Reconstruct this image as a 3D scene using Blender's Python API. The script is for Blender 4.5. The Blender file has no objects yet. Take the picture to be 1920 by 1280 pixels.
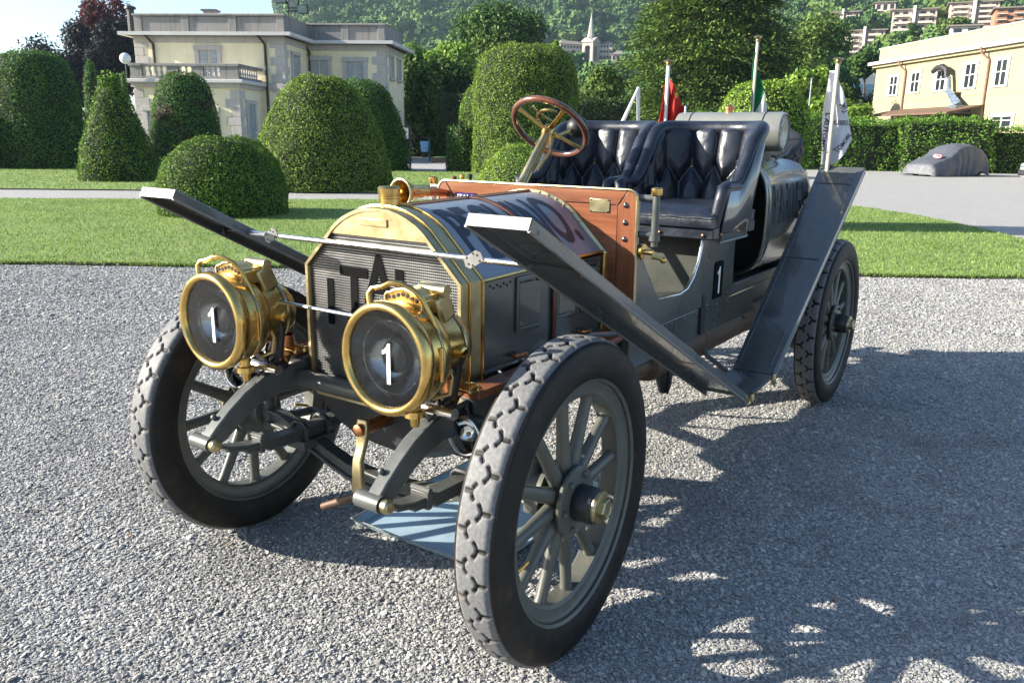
import bpy, bmesh, math, random
import numpy as np
from mathutils import Vector, Matrix, noise

random.seed(7)
rng = np.random.default_rng(7)
PI = math.pi
scene = bpy.context.scene
COL = scene.collection

# ---------------------------------------------------------------- camera
CAM = np.array([1.8654, 1.7826, 1.4630])
YAW, PITCH, ROLL, FPX = 3.7426, -0.2449, 0.0146, 1532.6
_cy, _sy, _cp, _sp = math.cos(YAW), math.sin(YAW), math.cos(PITCH), math.sin(PITCH)
_f = np.array([_cy * _cp, _sy * _cp, _sp])
_r0 = np.cross(_f, [0, 0, 1]); _r0 /= np.linalg.norm(_r0)
_u0 = np.cross(_r0, _f)
_r = math.cos(ROLL) * _r0 + math.sin(ROLL) * _u0
_u = -math.sin(ROLL) * _r0 + math.cos(ROLL) * _u0
cam_data = bpy.data.cameras.new('camera')
cam = bpy.data.objects.new('camera', cam_data)
COL.objects.link(cam)
cam_data.sensor_width = 36.0
cam_data.lens = FPX / 1920 * 36.0
cam_data.clip_start = 0.05
cam_data.clip_end = 6000
_m = Matrix(((_r[0], _u[0], -_f[0], CAM[0]), (_r[1], _u[1], -_f[1], CAM[1]), (_r[2], _u[2], -_f[2], CAM[2]), (0, 0, 0, 1)))
cam.matrix_world = _m
scene.camera = cam

# ---------------------------------------------------------------- sky, sun, exposure
SUN_AZ = math.atan2(0.60, -0.80)       # clockwise from +Y
SUN_EL = math.radians(23.4)
world = bpy.data.worlds.new('World'); scene.world = world; world.use_nodes = True
_nt = world.node_tree
sky = _nt.nodes.new('ShaderNodeTexSky'); sky.sky_type = 'NISHITA'; sky.sun_disc = False
sky.sun_elevation = SUN_EL; sky.sun_rotation = SUN_AZ
sky.air_density = 1.0; sky.dust_density = 1.0; sky.ozone_density = 2.6; sky.altitude = 200
_nt.links.new(sky.outputs[0], _nt.nodes['Background'].inputs[0])
_nt.nodes['Background'].inputs[1].default_value = 0.084
sun_d = bpy.data.lights.new('sun', 'SUN'); sun_d.energy = 5.0; sun_d.angle = math.radians(0.53); sun_d.color = (1.0, 0.93, 0.80)
sun = bpy.data.objects.new('sun', sun_d); COL.objects.link(sun)
_sd = Vector((math.sin(SUN_AZ) * math.cos(SUN_EL), math.cos(SUN_AZ) * math.cos(SUN_EL), math.sin(SUN_EL)))
sun.rotation_euler = _sd.to_track_quat('Z', 'Y').to_euler(); sun.location = _sd * 60
vs = scene.view_settings
vs.view_transform = 'Standard'; vs.look = 'None'; vs.gamma = 1; vs.exposure = 1.68; vs.use_curve_mapping = False
scene.render.engine = 'CYCLES'
cyc = scene.cycles
cyc.use_denoising = True; cyc.max_bounces = 8; cyc.transparent_max_bounces = 12
cyc.diffuse_bounces = 3; cyc.glossy_bounces = 4; cyc.volume_bounces = 0
cyc.sample_clamp_indirect = 8; cyc.caustics_reflective = False; cyc.caustics_refractive = False

# ---------------------------------------------------------------- placing: photo pixels give directions, distances come from the ground
HR = np.array([_sy, -_cy]); HF = np.array([_cy, _sy])          # heading frame: right, forward
HEAD = math.atan2(HR[1], HR[0])
def W(u, v, z=0.0):
    return Vector((CAM[0] + u * HR[0] + v * HF[0], CAM[1] + u * HR[1] + v * HF[1], z))
def ray(px, py):
    return _f + _r * (px - 960) / FPX + _u * (640 - py) / FPX
def at_v(px, py, v):                       # (u, z) on the upright plane v metres ahead
    d = ray(px, py); t = v / (d[0] * HF[0] + d[1] * HF[1])
    return t * (d[0] * HR[0] + d[1] * HR[1]), CAM[2] + t * d[2]
def ground(px, py):                        # (u, v) where the ray meets the ground
    d = ray(px, py); t = -CAM[2] / d[2]
    return t * (d[0] * HR[0] + d[1] * HR[1]), t * (d[0] * HF[0] + d[1] * HF[1])

# ---------------------------------------------------------------- object helpers
def tag(o, label=None, cat=None, group=None, kind=None):
    if label: o['label'] = label
    if cat: o['category'] = cat
    if group: o['group'] = group
    if kind: o['kind'] = kind
    return o
def thing(name, label, cat, loc=(0, 0, 0), rotz=0.0, group=None):
    o = bpy.data.objects.new(name, None); COL.objects.link(o)
    o.empty_display_size = 0.2
    o.location = loc; o.rotation_euler = (0, 0, rotz)
    return tag(o, label, cat, group)
def link(name, me, parent=None, mat=None, loc=None, rot=None):
    o = bpy.data.objects.new(name, me); COL.objects.link(o)
    if mat is not None and len(me.materials) == 0: me.materials.append(mat)
    if parent is not None: o.parent = parent
    if loc is not None: o.location = loc
    if rot is not None: o.rotation_euler = rot
    return o
def np_mesh(name, verts, faces):
    """verts (n,3), faces (m,k) arrays -> mesh, quickly"""
    verts = np.asarray(verts, dtype=np.float32); faces = np.asarray(faces, dtype=np.int32)
    me = bpy.data.meshes.new(name)
    m, k = faces.shape
    me.vertices.add(len(verts)); me.vertices.foreach_set('co', verts.ravel())
    me.loops.add(m * k); me.loops.foreach_set('vertex_index', faces.ravel())
    me.polygons.add(m)
    me.polygons.foreach_set('loop_start', np.arange(0, m * k, k, dtype=np.int32))
    me.update(calc_edges=True); me.validate()
    return me
class MB:
    """collects shapes into ONE mesh"""
    def __init__(s): s.v = []; s.f = []
    def add(s, vs, fs):
        b = len(s.v); s.v += [tuple(x) for x in vs]; s.f += [tuple(i + b for i in q) for q in fs]; return s
    def box(s, c, d, rot=None, taper=None):
        hx, hy, hz = d[0] / 2, d[1] / 2, d[2] / 2
        tx, ty = taper if taper else (1, 1)
        p = [(-hx, -hy, -hz), (hx, -hy, -hz), (hx, hy, -hz), (-hx, hy, -hz), (-hx * tx, -hy * ty, hz), (hx * tx, -hy * ty, hz), (hx * tx, hy * ty, hz), (-hx * tx, hy * ty, hz)]
        if rot is not None: p = [rot @ Vector(q) for q in p]
        p = [(q[0] + c[0], q[1] + c[1], q[2] + c[2]) for q in p]
        return s.add(p, [(0, 3, 2, 1), (4, 5, 6, 7), (0, 1, 5, 4), (1, 2, 6, 5), (2, 3, 7, 6), (3, 0, 4, 7)])
    def span(s, a, b):
        a = np.array(a, float); b = np.array(b, float)
        return s.box((a + b) / 2, np.abs(b - a))
    def tube(s, pts, r, seg=12, cap=True, closed=False, flat=None):
        pts = [Vector(p) for p in pts]; n = len(pts)
        rs = r if isinstance(r, (list, tuple)) else [r] * n
        tang = []
        for i in range(n):
            if closed: t = pts[(i + 1) % n] - pts[i - 1]
            else: t = pts[min(i + 1, n - 1)] - pts[max(i - 1, 0)]
            tang.append(t.normalized())
        t0 = tang[0]; ref = Vector((0, 0, 1)) if abs(t0.z) < .9 else Vector((1, 0, 0))
        nx = t0.cross(ref).normalized()
        vs = []
        for i in range(n):
            t = tang[i]; nx = (nx - t * nx.dot(t)).normalized(); ny = t.cross(nx)
            for k in range(seg):
                a = 2 * PI * k / seg
                vs.append(pts[i] + nx * math.cos(a) * rs[i] + ny * math.sin(a) * rs[i] * (flat or 1))
        fs = []
        m = n if closed else n - 1
        for i in range(m):
            for k in range(seg):
                a = i * seg + k; b = i * seg + (k + 1) % seg; j = ((i + 1) % n) * seg
                fs.append((a, b, j + (k + 1) % seg, j + k))
        if cap and not closed:
            fs.append(tuple(range(seg - 1, -1, -1))); fs.append(tuple(range((n - 1) * seg, n * seg)))
        return s.add(vs, fs)
    def lathe(s, prof, c=(0, 0, 0), axis='z', seg=24, closed=False, arc=None):
        """prof: (radius, along-axis); closed joins last to first"""
        ax = Vector({'x': (1, 0, 0), 'y': (0, 1, 0), 'z': (0, 0, 1)}[axis]) if isinstance(axis, str) else Vector(axis).normalized()
        ref = Vector((0, 0, 1)) if abs(ax.z) < .9 else Vector((1, 0, 0))
        e1 = ref.cross(ax).normalized(); e2 = ax.cross(e1); c = Vector(c)
        n = len(prof); vs = []
        for (r, h) in prof:
            for k in range(seg):
                a = 2 * PI * k / seg
                vs.append(c + ax * h + (e1 * math.cos(a) + e2 * math.sin(a)) * max(r, 1e-5))
        fs = []
        for i in range(n if closed else n - 1):
            j = (i + 1) % n
            for k in range(seg):
                fs.append((i * seg + k, i * seg + (k + 1) % seg, j * seg + (k + 1) % seg, j * seg + k))
        return s.add(vs, fs)
    def cyl(s, a, b, r, seg=16, r2=None):
        return s.tube([a, b], [r, r2 if r2 is not None else r], seg)
    def prism(s, poly, axis, a, b):
        """poly of 2-D points in the plane square to axis (x:(y,z) y:(x,z) z:(x,y)), from a to b"""
        def P(p, t):
            return {'x': (t, p[0], p[1]), 'y': (p[0], t, p[1]), 'z': (p[0], p[1], t)}[axis]
        n = len(poly)
        vs = [P(p, a) for p in poly] + [P(p, b) for p in poly]
        fs = [tuple(range(n - 1, -1, -1)), tuple(range(n, 2 * n))] + [(i, (i + 1) % n, n + (i + 1) % n, n + i) for i in range(n)]
        return s.add(vs, fs)
    def strip(s, rows, closed_u=False, closed_v=False):
        """grid of points rows[i][j]"""
        n, m = len(rows), len(rows[0]); vs = [p for r in rows for p in r]; fs = []
        for i in range(n if closed_u else n - 1):
            for j in range(m if closed_v else m - 1):
                fs.append((i * m + j, i * m + (j + 1) % m, ((i + 1) % n) * m + (j + 1) % m, ((i + 1) % n) * m + j))
        return s.add(vs, fs)
    def sphere(s, c, r, seg=16, rings=10, sc=(1, 1, 1)):
        rows = []
        for i in range(rings + 1):
            th = PI * i / rings
            rows.append([(c[0] + r * sc[0] * math.sin(th) * math.cos(2 * PI * k / seg), c[1] + r * sc[1] * math.sin(th) * math.sin(2 * PI * k / seg), c[2] + r * sc[2] * math.cos(th)) for k in range(seg)])
        return s.strip(rows, closed_v=True)
    def mesh(s, name, smooth=True, angle=35, fix=True):
        me = bpy.data.meshes.new(name); me.from_pydata(s.v, [], s.f); me.validate()
        if fix:
            bm = bmesh.new(); bm.from_mesh(me)
            bmesh.ops.remove_doubles(bm, verts=bm.verts, dist=1e-5)
            bmesh.ops.recalc_face_normals(bm, faces=bm.faces); bm.to_mesh(me); bm.free()
        if smooth:
            me.polygons.foreach_set('use_smooth', [True] * len(me.polygons)); me.set_sharp_from_angle(angle=math.radians(angle))
        me.update(); return me
    def build(s, name, mat, parent=None, loc=None, rot=None, smooth=True, bevel=0, angle=35, solid=0):
        o = link(name, s.mesh(name, smooth, angle), parent, mat, loc, rot)
        if solid:
            m = o.modifiers.new('solid', 'SOLIDIFY'); m.thickness = solid; m.offset = 0
        if bevel:
            m = o.modifiers.new('bevel', 'BEVEL'); m.width = bevel; m.segments = 2; m.limit_method = 'ANGLE'; m.angle_limit = math.radians(40)
        return o
def copy_tree(o, parent=None):
    c = o.copy(); COL.objects.link(c); c.parent = parent
    for ch in list(o.children): copy_tree(ch, c)
    return c
def text_mesh(txt, size, cuts=(), bold=0.0, spacing=1.0, font_scale=(1, 1)):
    """flat letters centred on the origin in x/y, cut along x/y every `cuts` metres so that they can be bent"""
    cu = bpy.data.curves.new('letters', 'FONT'); cu.body = txt; cu.size = size; cu.align_x = 'CENTER'; cu.align_y = 'CENTER'
    cu.offset = bold; cu.space_character = spacing; cu.resolution_u = 4
    o = bpy.data.objects.new('letters', cu); COL.objects.link(o)
    dg = bpy.context.evaluated_depsgraph_get(); dg.update()
    me = bpy.data.meshes.new_from_object(o.evaluated_get(dg))
    bpy.data.objects.remove(o); bpy.data.curves.remove(cu)
    bm = bmesh.new(); bm.from_mesh(me); bpy.data.meshes.remove(me)
    for v in bm.verts: v.co.x *= font_scale[0]; v.co.y *= font_scale[1]
    for ax, st in cuts:
        vals = [v.co[ax] for v in bm.verts]; x = min(vals) + st
        while x < max(vals):
            pc = [0, 0, 0]; pc[ax] = x; pn = [0, 0, 0]; pn[ax] = 1
            bmesh.ops.bisect_plane(bm, geom=bm.verts[:] + bm.edges[:] + bm.faces[:], plane_co=pc, plane_no=pn); x += st
    return bm
def text_obj(name, bm, fn, mat, parent, thick=0.0):
    for v in bm.verts: v.co = Vector(fn(v.co.x, v.co.y))
    me = bpy.data.meshes.new(name); bm.to_mesh(me); bm.free()
    return link(name, me, parent, mat)

# ---------------------------------------------------------------- materials
class NT:
    def __init__(s, name):
        s.m = bpy.data.materials.new(name); s.m.use_nodes = True; s.t = s.m.node_tree; s.p = s.t.nodes['Principled BSDF']; s.out = s.t.nodes['Material Output']
    def n(s, ty, **kw):
        x = s.t.nodes.new(ty)
        for k, v in kw.items(): setattr(x, k, v)
        return x
    def l(s, a, b): s.t.links.new(a, b)
    def coord(s, which='Object'): return s.n('ShaderNodeTexCoord').outputs[which]
    def noise(s, vec, scale, detail=4, rough=.55, dist=0.0):
        x = s.n('ShaderNodeTexNoise'); x.inputs['Scale'].default_value = scale; x.inputs['Detail'].default_value = detail; x.inputs['Roughness'].default_value = rough; x.inputs['Distortion'].default_value = dist
        s.l(vec, x.inputs['Vector']); return x.outputs['Fac']
    def ramp(s, fac, stops):
        x = s.n('ShaderNodeValToRGB'); e = x.color_ramp.elements
        while len(e) < len(stops): e.new(.5)
        for i, (p, c) in enumerate(stops): e[i].position = p; e[i].color = (*c, 1) if len(c) == 3 else c
        s.l(fac, x.inputs[0]); return x.outputs[0]
    def map(s, v, a, b, c, d):
        x = s.n('ShaderNodeMapRange'); x.inputs[1].default_value = a; x.inputs[2].default_value = b; x.inputs[3].default_value = c; x.inputs[4].default_value = d
        s.l(v, x.inputs[0]); return x.outputs[0]
    def mix(s, fac, a, b, blend='MIX'):
        x = s.n('ShaderNodeMix', data_type='RGBA', blend_type=blend)
        for sock, val in ((x.inputs[0], fac), (x.inputs[6], a), (x.inputs[7], b)):
            if isinstance(val, (int, float)): sock.default_value = val
            elif isinstance(val, tuple): sock.default_value = (*val, 1)
            else: s.l(val, sock)
        return x.outputs[2]
    def bump(s, h, strength=.3, dist=.01):
        x = s.n('ShaderNodeBump'); x.inputs['Strength'].default_value = strength; x.inputs['Distance'].default_value = dist
        s.l(h, x.inputs['Height']); s.l(x.outputs[0], s.p.inputs['Normal']); return x.outputs[0]
    def base(s, c):
        if isinstance(c, tuple): s.p.inputs['Base Color'].default_value = (*c, 1)
        else: s.l(c, s.p.inputs['Base Color'])
def pmat(name, col, rough=.5, metal=0.0, var=.25, vs=6.0, bump=0.0, bs=60.0, bd=.004, coat=0.0, dirt=None, dirt_amt=.4, spec=None, rvar=.12, stretch=None):
    t = NT(name); co = t.coord()
    if stretch:
        mp = t.n('ShaderNodeMapping'); mp.inputs['Scale'].default_value = stretch; t.l(co, mp.inputs[0]); co = mp.outputs[0]
    nz = t.noise(co, vs, 6, .6)
    lo = tuple(max(0, c * (1 - var)) for c in col); hi = tuple(min(1, c * (1 + var)) for c in col)
    c = t.ramp(nz, [(.3, lo), (.7, hi)])
    if dirt:
        d = t.noise(co, vs * 2.7, 8, .7); fac = t.map(d, .5, .72, 0, dirt_amt); c = t.mix(fac, c, dirt)
    t.base(c)
    t.l(t.map(nz, .25, .75, max(0, rough - rvar), min(1, rough + rvar)), t.p.inputs['Roughness'])
    t.p.inputs['Metallic'].default_value = metal
    if coat: t.p.inputs['Coat Weight'].default_value = coat; t.p.inputs['Coat Roughness'].default_value = .08
    if spec is not None: t.p.inputs['Specular IOR Level'].default_value = spec
    if bump: t.bump(t.noise(co, bs, 5, .6), bump, bd)
    return t.m
def leafmat(name, dark, mid, light, trans=.25, rough=.55, patch=None):
    """foliage: each leaf its own shade, a slow drift over the plant, some light through the leaf"""
    t = NT(name); g = t.n('ShaderNodeNewGeometry'); co = t.coord()
    nz = t.noise(co, 1.1, 3, .6)
    a = t.n('ShaderNodeMath', operation='MULTIPLY_ADD'); t.l(g.outputs['Random Per Island'], a.inputs[0]); a.inputs[1].default_value = .65
    t.l(t.map(nz, .3, .7, 0, .35), a.inputs[2])
    c = t.ramp(a.outputs[0], [(.05, dark), (.5, mid), (.95, light)])
    if patch:
        pt = t.noise(co, .9, 2, .5); c = t.mix(t.map(pt, .56, .64, 0, .85), c, patch)
    t.base(c); t.p.inputs['Roughness'].default_value = rough; t.p.inputs['Specular IOR Level'].default_value = .12
    tr = t.n('ShaderNodeBsdfTranslucent'); t.l(c, tr.inputs[0]); mx = t.n('ShaderNodeMixShader'); mx.inputs[0].default_value = trans
    t.l(t.p.outputs[0], mx.inputs[1]); t.l(tr.outputs[0], mx.inputs[2]); t.l(mx.outputs[0], t.out.inputs[0])
    return t.m

# ================================================================ SETTING: ground, lawns, hill
def gravel_material():
    t = NT('gravel'); co = t.coord()
    v = t.n('ShaderNodeTexVoronoi'); v.inputs['Scale'].default_value = 120; t.l(co, v.inputs['Vector'])
    sep = t.n('ShaderNodeSeparateColor'); t.l(v.outputs['Color'], sep.inputs[0])
    c = t.ramp(sep.outputs[0], [(0, (.17, .17, .17)), (.3, (.29, .285, .275)), (.7, (.39, .38, .365)), (1, (.50, .49, .47))])
    big = t.noise(co, .55, 4, .6); c = t.mix(t.map(big, .3, .7, .0, .30), c, (.30, .28, .25))
    mid = t.noise(co, 3.0, 5, .65); c = t.mix(t.map(mid, .45, .7, 0, .25), c, (.20, .19, .18))
    t.base(c); t.p.inputs['Roughness'].default_value = .85
    h = t.n('ShaderNodeMath', operation='SUBTRACT'); h.inputs[0].default_value = 1; t.l(v.outputs['Distance'], h.inputs[1])
    t.bump(h.outputs[0], .8, .008)
    return t.m
def stone_material():
    t = NT('gravel_stone'); oi = t.n('ShaderNodeObjectInfo')
    c = t.ramp(oi.outputs['Random'], [(0, (.15, .15, .15)), (.22, (.26, .26, .255)), (.6, (.38, .375, .36)), (.92, (.50, .49, .475)), (1, (.43, .38, .32))])
    nz = t.noise(t.coord(), 2.5, 3); c = t.mix(t.map(nz, .3, .7, 0, .3), c, (.22, .21, .20))
    g = t.n('ShaderNodeNewGeometry'); w1 = t.noise(g.outputs['Position'], 1.6, 4, .65, .8); c = t.mix(t.map(w1, .48, .68, 0, .5), c, (.15, .145, .14)); t.base(c)
    t.p.inputs['Roughness'].default_value = .75; t.p.inputs['Specular IOR Level'].default_value = .35
    return t.m
def lawn_material():
    t = NT('lawn'); co = t.coord()
    a = t.noise(co, .7, 4, .6); b = t.noise(co, 45, 4, .7)
    c = t.ramp(b, [(.25, (.075, .125, .03)), (.5, (.165, .25, .06)), (.8, (.26, .35, .10))])
    c = t.mix(t.map(a, .35, .7, 0, .45), c, (.19, .22, .085)); t.base(c); t.p.inputs['Roughness'].default_value = .9
    t.bump(t.noise(co, 70, 3, .7), .8, .02); return t.m
M_GRAVEL = gravel_material(); M_STONE = stone_material(); M_LAWN = lawn_material()
M_GRASS = leafmat('grass_blade', (.085, .145, .035), (.20, .30, .07), (.38, .46, .15), trans=.35, rough=.6)
M_EARTH = pmat('earth', (.09, .07, .05), .95, bump=.6, bs=40)

g = MB()
rows = []
for i in np.linspace(-1, 1, 25):
    rows.append([tuple(W(float(np.sign(i) * abs(i) ** 2.2 * 1600), float(-20 + (j ** 2) * 1700), 0.0)) for j in np.linspace(0, 1, 25)])
g.strip(rows); tag(g.build('ground', M_GRAVEL, smooth=False), kind='structure')

def sheet(name, poly, z, mat, skirt=True):
    """flat sheet over a uv outline, with an earth edge down to the ground"""
    m = MB(); n = len(poly)
    top = [tuple(W(u, v, z)) for u, v in poly]; low = [tuple(W(u, v, -.05)) for u, v in poly]
    m.add(top + low, [tuple(range(n))] + [(i, n + i, n + (i + 1) % n, (i + 1) % n) for i in range(n)])
    o = m.build(name, mat, smooth=False); o.data.materials.append(M_EARTH)
    for p in o.data.polygons:
        if abs(p.normal.z) < .5: p.material_index = 1
    return tag(o, kind='structure')
def wavy(p0, p1, n, amp, seed):
    r = np.random.default_rng(seed); out = []
    for i in range(n):
        t = i / n; out.append((p0[0] + (p1[0] - p0[0]) * t + r.normal(0, amp), p0[1] + (p1[1] - p0[1]) * t + r.normal(0, amp)))
    return out
LAWN1 = wavy((-32, 9.05), (5.2, 9.08), 220, .022, 1) + [(5.9, 9.18), (6.6, 9.6), (7.15, 10.3), (7.6, 11.4), (7.97, 12.79), (8.15, 14.2), (8.24, 15.6), (8.2, 17.2), (7.9, 19.0), (7.3, 20.0), (6.2, 20.3)] + wavy((5.4, 20.2), (-32, 14.5), 120, .02, 2)
LAWN2 = wavy((-40, 18.2), (-9.1, 21.1), 60, .02, 3) + wavy((-9.1, 21.1), (6.5, 21.9), 40, .02, 4) + [(7.3, 22.8), (7.3, 33.0), (-3.6, 34.6), (-7.5, 37), (-12, 39.5), (-40, 39.5)]
LZ = .035
sheet('lawn', LAWN1, LZ, M_LAWN); sheet('lawn', LAWN2, LZ, M_LAWN)
sheet('lawn', [(-4.6, 46.6), (-1, 46.6), (-1, 56), (-4.6, 56)], .30, M_LAWN)

def in_poly(P, poly):
    x, y = P[:, 0], P[:, 1]; c = np.zeros(len(P), bool); n = len(poly)
    for i in range(n):
        x0, y0 = poly[i]; x1, y1 = poly[i - 1]
        k = ((y0 > y) != (y1 > y)) & (x < (x1 - x0) * (y - y0) / (y1 - y0 + 1e-12) + x0); c ^= k
    return c
def blades(name, poly, box, n, h, w, label):
    U = rng.uniform(box[0], box[1], n); V = rng.uniform(box[2] ** .5, box[3] ** .5, n) ** 2
    P = np.stack([U, V], 1); P = P[in_poly(P, poly)]; P = P[np.abs(P[:, 0]) < P[:, 1] * .72 + 1.5]; k = len(P)
    w3 = np.stack([CAM[0] + P[:, 0] * HR[0] + P[:, 1] * HF[0], CAM[1] + P[:, 0] * HR[1] + P[:, 1] * HF[1], np.full(k, LZ - .005)], 1)
    a = rng.uniform(0, 2 * PI, k); hh = h * rng.uniform(.5, 1.3, k); ww = w * rng.uniform(.6, 1.3, k)
    side = np.stack([np.cos(a), np.sin(a), 0 * a], 1) * ww[:, None]
    lean = np.stack([rng.normal(0, .5, k), rng.normal(0, .5, k), np.ones(k)], 1) * hh[:, None]
    verts = np.stack([w3 - side, w3 + side, w3 + lean], 1).reshape(-1, 3); faces = np.arange(3 * k).reshape(-1, 3)
    o = link(name, np_mesh(name, verts, faces), None, M_GRASS); tag(o, label, 'grass', kind='stuff'); return o
blades('grass', LAWN1, (-13, 8.6, 9.0, 20.5), 210000, .035, .007, 'short mown grass of the strip of lawn behind the old car')
blades('grass', LAWN2, (-24, 7.5, 18, 40), 90000, .05, .014, 'short mown grass of the lawn that the clipped yews stand on')

# ragged fringe of grass hanging over the lawn's edge
def fringe():
    r = np.random.default_rng(12); n = 9000; U = r.uniform(-8, 6.0, n); V = 9.075 + r.normal(0, .018, n) + .015 * np.sin(U * 7) + .02 * np.sin(U * 2.3)
    P = np.stack([CAM[0] + U * HR[0] + V * HF[0], CAM[1] + U * HR[1] + V * HF[1], r.uniform(.0, LZ, n)], 1); a = r.uniform(0, 2 * PI, n)
    side = np.stack([np.cos(a), np.sin(a), 0 * a], 1) * .006; out = np.array([-HF[0], -HF[1], 0]); lean = (out * r.uniform(-.2, .9, n)[:, None] + np.stack([r.normal(0, .4, n), r.normal(0, .4, n), np.ones(n)], 1)) * (.035 * r.uniform(.5, 1.4, n))[:, None]
    o = link('grass_fringe', np_mesh('grass_fringe', np.stack([P - side, P + side, P + lean], 1).reshape(-1, 3), np.arange(3 * n).reshape(-1, 3)), None, M_GRASS); tag(o, 'ragged grass fringe along the edge between lawn and gravel', 'grass', kind='stuff')
fringe()
# gravel stones: loose pebbles, too many to count
def gn_new(name):
    ng = bpy.data.node_groups.new(name, 'GeometryNodeTree')
    ng.interface.new_socket('Geometry', in_out='INPUT', socket_type='NodeSocketGeometry')
    ng.interface.new_socket('Geometry', in_out='OUTPUT', socket_type='NodeSocketGeometry')
    return ng, ng.nodes.new('NodeGroupInput'), ng.nodes.new('NodeGroupOutput')
def rnd_vec(ng, lo, hi, seed=0):
    x = ng.nodes.new('FunctionNodeRandomValue'); x.data_type = 'FLOAT_VECTOR'
    x.inputs[0].default_value = lo; x.inputs[1].default_value = hi; x.inputs['Seed'].default_value = seed
    return x.outputs[0]
def points_mesh(name, P, attrs):
    me = bpy.data.meshes.new(name); me.vertices.add(len(P)); me.vertices.foreach_set('co', np.asarray(P, np.float32).ravel())
    for k, a in attrs.items():
        at = me.attributes.new(k, 'FLOAT', 'POINT'); at.data.foreach_set('value', np.asarray(a, np.float32))
    me.update(); return me
def gravel_stones():
    Ps, Ss = [], []
    for v0, v1, dens, size in ((.9, 2.6, 23000, .0043), (2.6, 4.2, 16500, .0047), (4.2, 6.2, 8500, .0056), (6.2, 9.03, 3600, .0075)):
        n = int(dens * (.72 * 2) * (v1 ** 2 - v0 ** 2) / 2)
        V = np.sqrt(rng.uniform(v0 ** 2, v1 ** 2, n)); U = rng.uniform(-.72, .72, n) * V
        s = size * np.exp(rng.normal(0, .33, n))
        Ps.append(np.stack([CAM[0] + U * HR[0] + V * HF[0], CAM[1] + U * HR[1] + V * HF[1], s * .25], 1)); Ss.append(s)
    P = np.concatenate(Ps); S = np.concatenate(Ss)
    me = points_mesh('gravel_stones', P, {'size': S})
    ng, gi, go = gn_new('gravel_stones')
    nd = ng.nodes; L = ng.links.new
    ico = nd.new('GeometryNodeMeshIcoSphere'); ico.inputs['Radius'].default_value = 1; ico.inputs['Subdivisions'].default_value = 1
    sp = nd.new('GeometryNodeSetPosition'); L(ico.outputs[0], sp.inputs[0]); L(rnd_vec(ng, (-.3,) * 3, (.3,) * 3, 3), sp.inputs['Offset'])
    sm = nd.new('GeometryNodeSetMaterial'); sm.inputs['Material'].default_value = M_STONE; L(sp.outputs[0], sm.inputs[0])
    ip = nd.new('GeometryNodeInstanceOnPoints'); L(gi.outputs[0], ip.inputs['Points']); L(sm.outputs[0], ip.inputs['Instance'])
    L(rnd_vec(ng, (-.45, -.45, 0), (.45, .45, 6.28), 1), ip.inputs['Rotation'])
    na = nd.new('GeometryNodeInputNamedAttribute'); na.data_type = 'FLOAT'; na.inputs[0].default_value = 'size'
    mul = nd.new('ShaderNodeVectorMath'); mul.operation = 'SCALE'; L(rnd_vec(ng, (.7, .6, .32), (1.25, 1.05, .58), 2), mul.inputs[0]); L(na.outputs[0], mul.inputs['Scale'])
    L(mul.outputs[0], ip.inputs['Scale']); L(ip.outputs[0], go.inputs[0])
    o = link('gravel_stones', me, None, M_STONE); m = o.modifiers.new('stones', 'NODES'); m.node_group = ng
    tag(o, 'loose grey and white pebbles of the gravel drive around the old car', 'gravel', kind='stuff')
gravel_stones()
def fallen_leaves():
    r = np.random.default_rng(3); n = 70; V = r.uniform(1.6, 8.5, n); U = r.uniform(-.62, .62, n) * V
    P = np.stack([CAM[0] + U * HR[0] + V * HF[0], CAM[1] + U * HR[1] + V * HF[1], np.full(n, .012)], 1)
    a = r.uniform(0, 2 * PI, n); s = r.uniform(.006, .015, n)[:, None]; d = np.stack([np.cos(a), np.sin(a), r.normal(0, .25, n)], 1); b = np.stack([-np.sin(a), np.cos(a), r.normal(0, .3, n)], 1)
    v = np.stack([P - d * s, P - b * s * .5, P + d * s, P + b * s * .5 + [0, 0, .004]], 1).reshape(-1, 3)
    o = link('fallen_leaves', np_mesh('fallen_leaves', v, np.arange(4 * n).reshape(-1, 4)), None, leafmat('dry_leaf', (.10, .05, .02), (.22, .12, .05), (.34, .24, .10), trans=.1))
    tag(o, 'tiny dry brown leaves scattered over the gravel', 'leaves', kind='stuff')
fallen_leaves()

# ---- hillside
def hill_z(u, v):
    k = u / np.maximum(v, 1)
    a = np.interp(v, [60, 150, 300, 420, 520, 700, 1000, 1300], [0, 3, 16, 30, 45, 108, 235, 300])
    b = np.interp(v, [60, 150, 270, 420, 700, 1000, 1300], [0, 8, 27, 52, 130, 250, 310])
    w = np.clip((k - .15) / .2, 0, 1); z = a * (1 - w) + b * w
    e = np.clip((k + .30) / .065, 0, 1); e = e * e * (3 - 2 * e)     # the hill breaks off behind the villa
    far = np.clip((v - 140) / 120, 0, 1)
    return z * (1 - far * (1 - e))
def hill_pt(u, v):
    return float(hill_z(np.array([u], float), np.array([v], float))[0])
def build_hill():
    nv, nk = 70, 90
    Vs = 60 + (np.linspace(0, 1, nv) ** 1.4) * 1240; Ks = np.linspace(-.62, 1.0, nk)
    rows = []
    for v in Vs:
        u = Ks * v; z = hill_z(u, np.full(nk, v)) - .4
        for i in range(nk):
            z[i] += 6 * min(1, v / 500) * noise.noise(Vector((u[i] / 90, v / 90, 0)))
        rows.append([tuple(W(float(u[i]), float(v), float(z[i]))) for i in range(nk)])
    m = MB(); m.strip(rows)
    t = NT('hill_ground'); c = t.ramp(t.noise(t.coord(), .02, 6, .65), [(.3, (.02, .035, .012)), (.55, (.05, .085, .024)), (.8, (.11, .15, .05))]); t.base(c); t.p.inputs['Roughness'].default_value = 1
    o = m.build('hill', t.m); tag(o, kind='structure')
build_hill()
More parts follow.
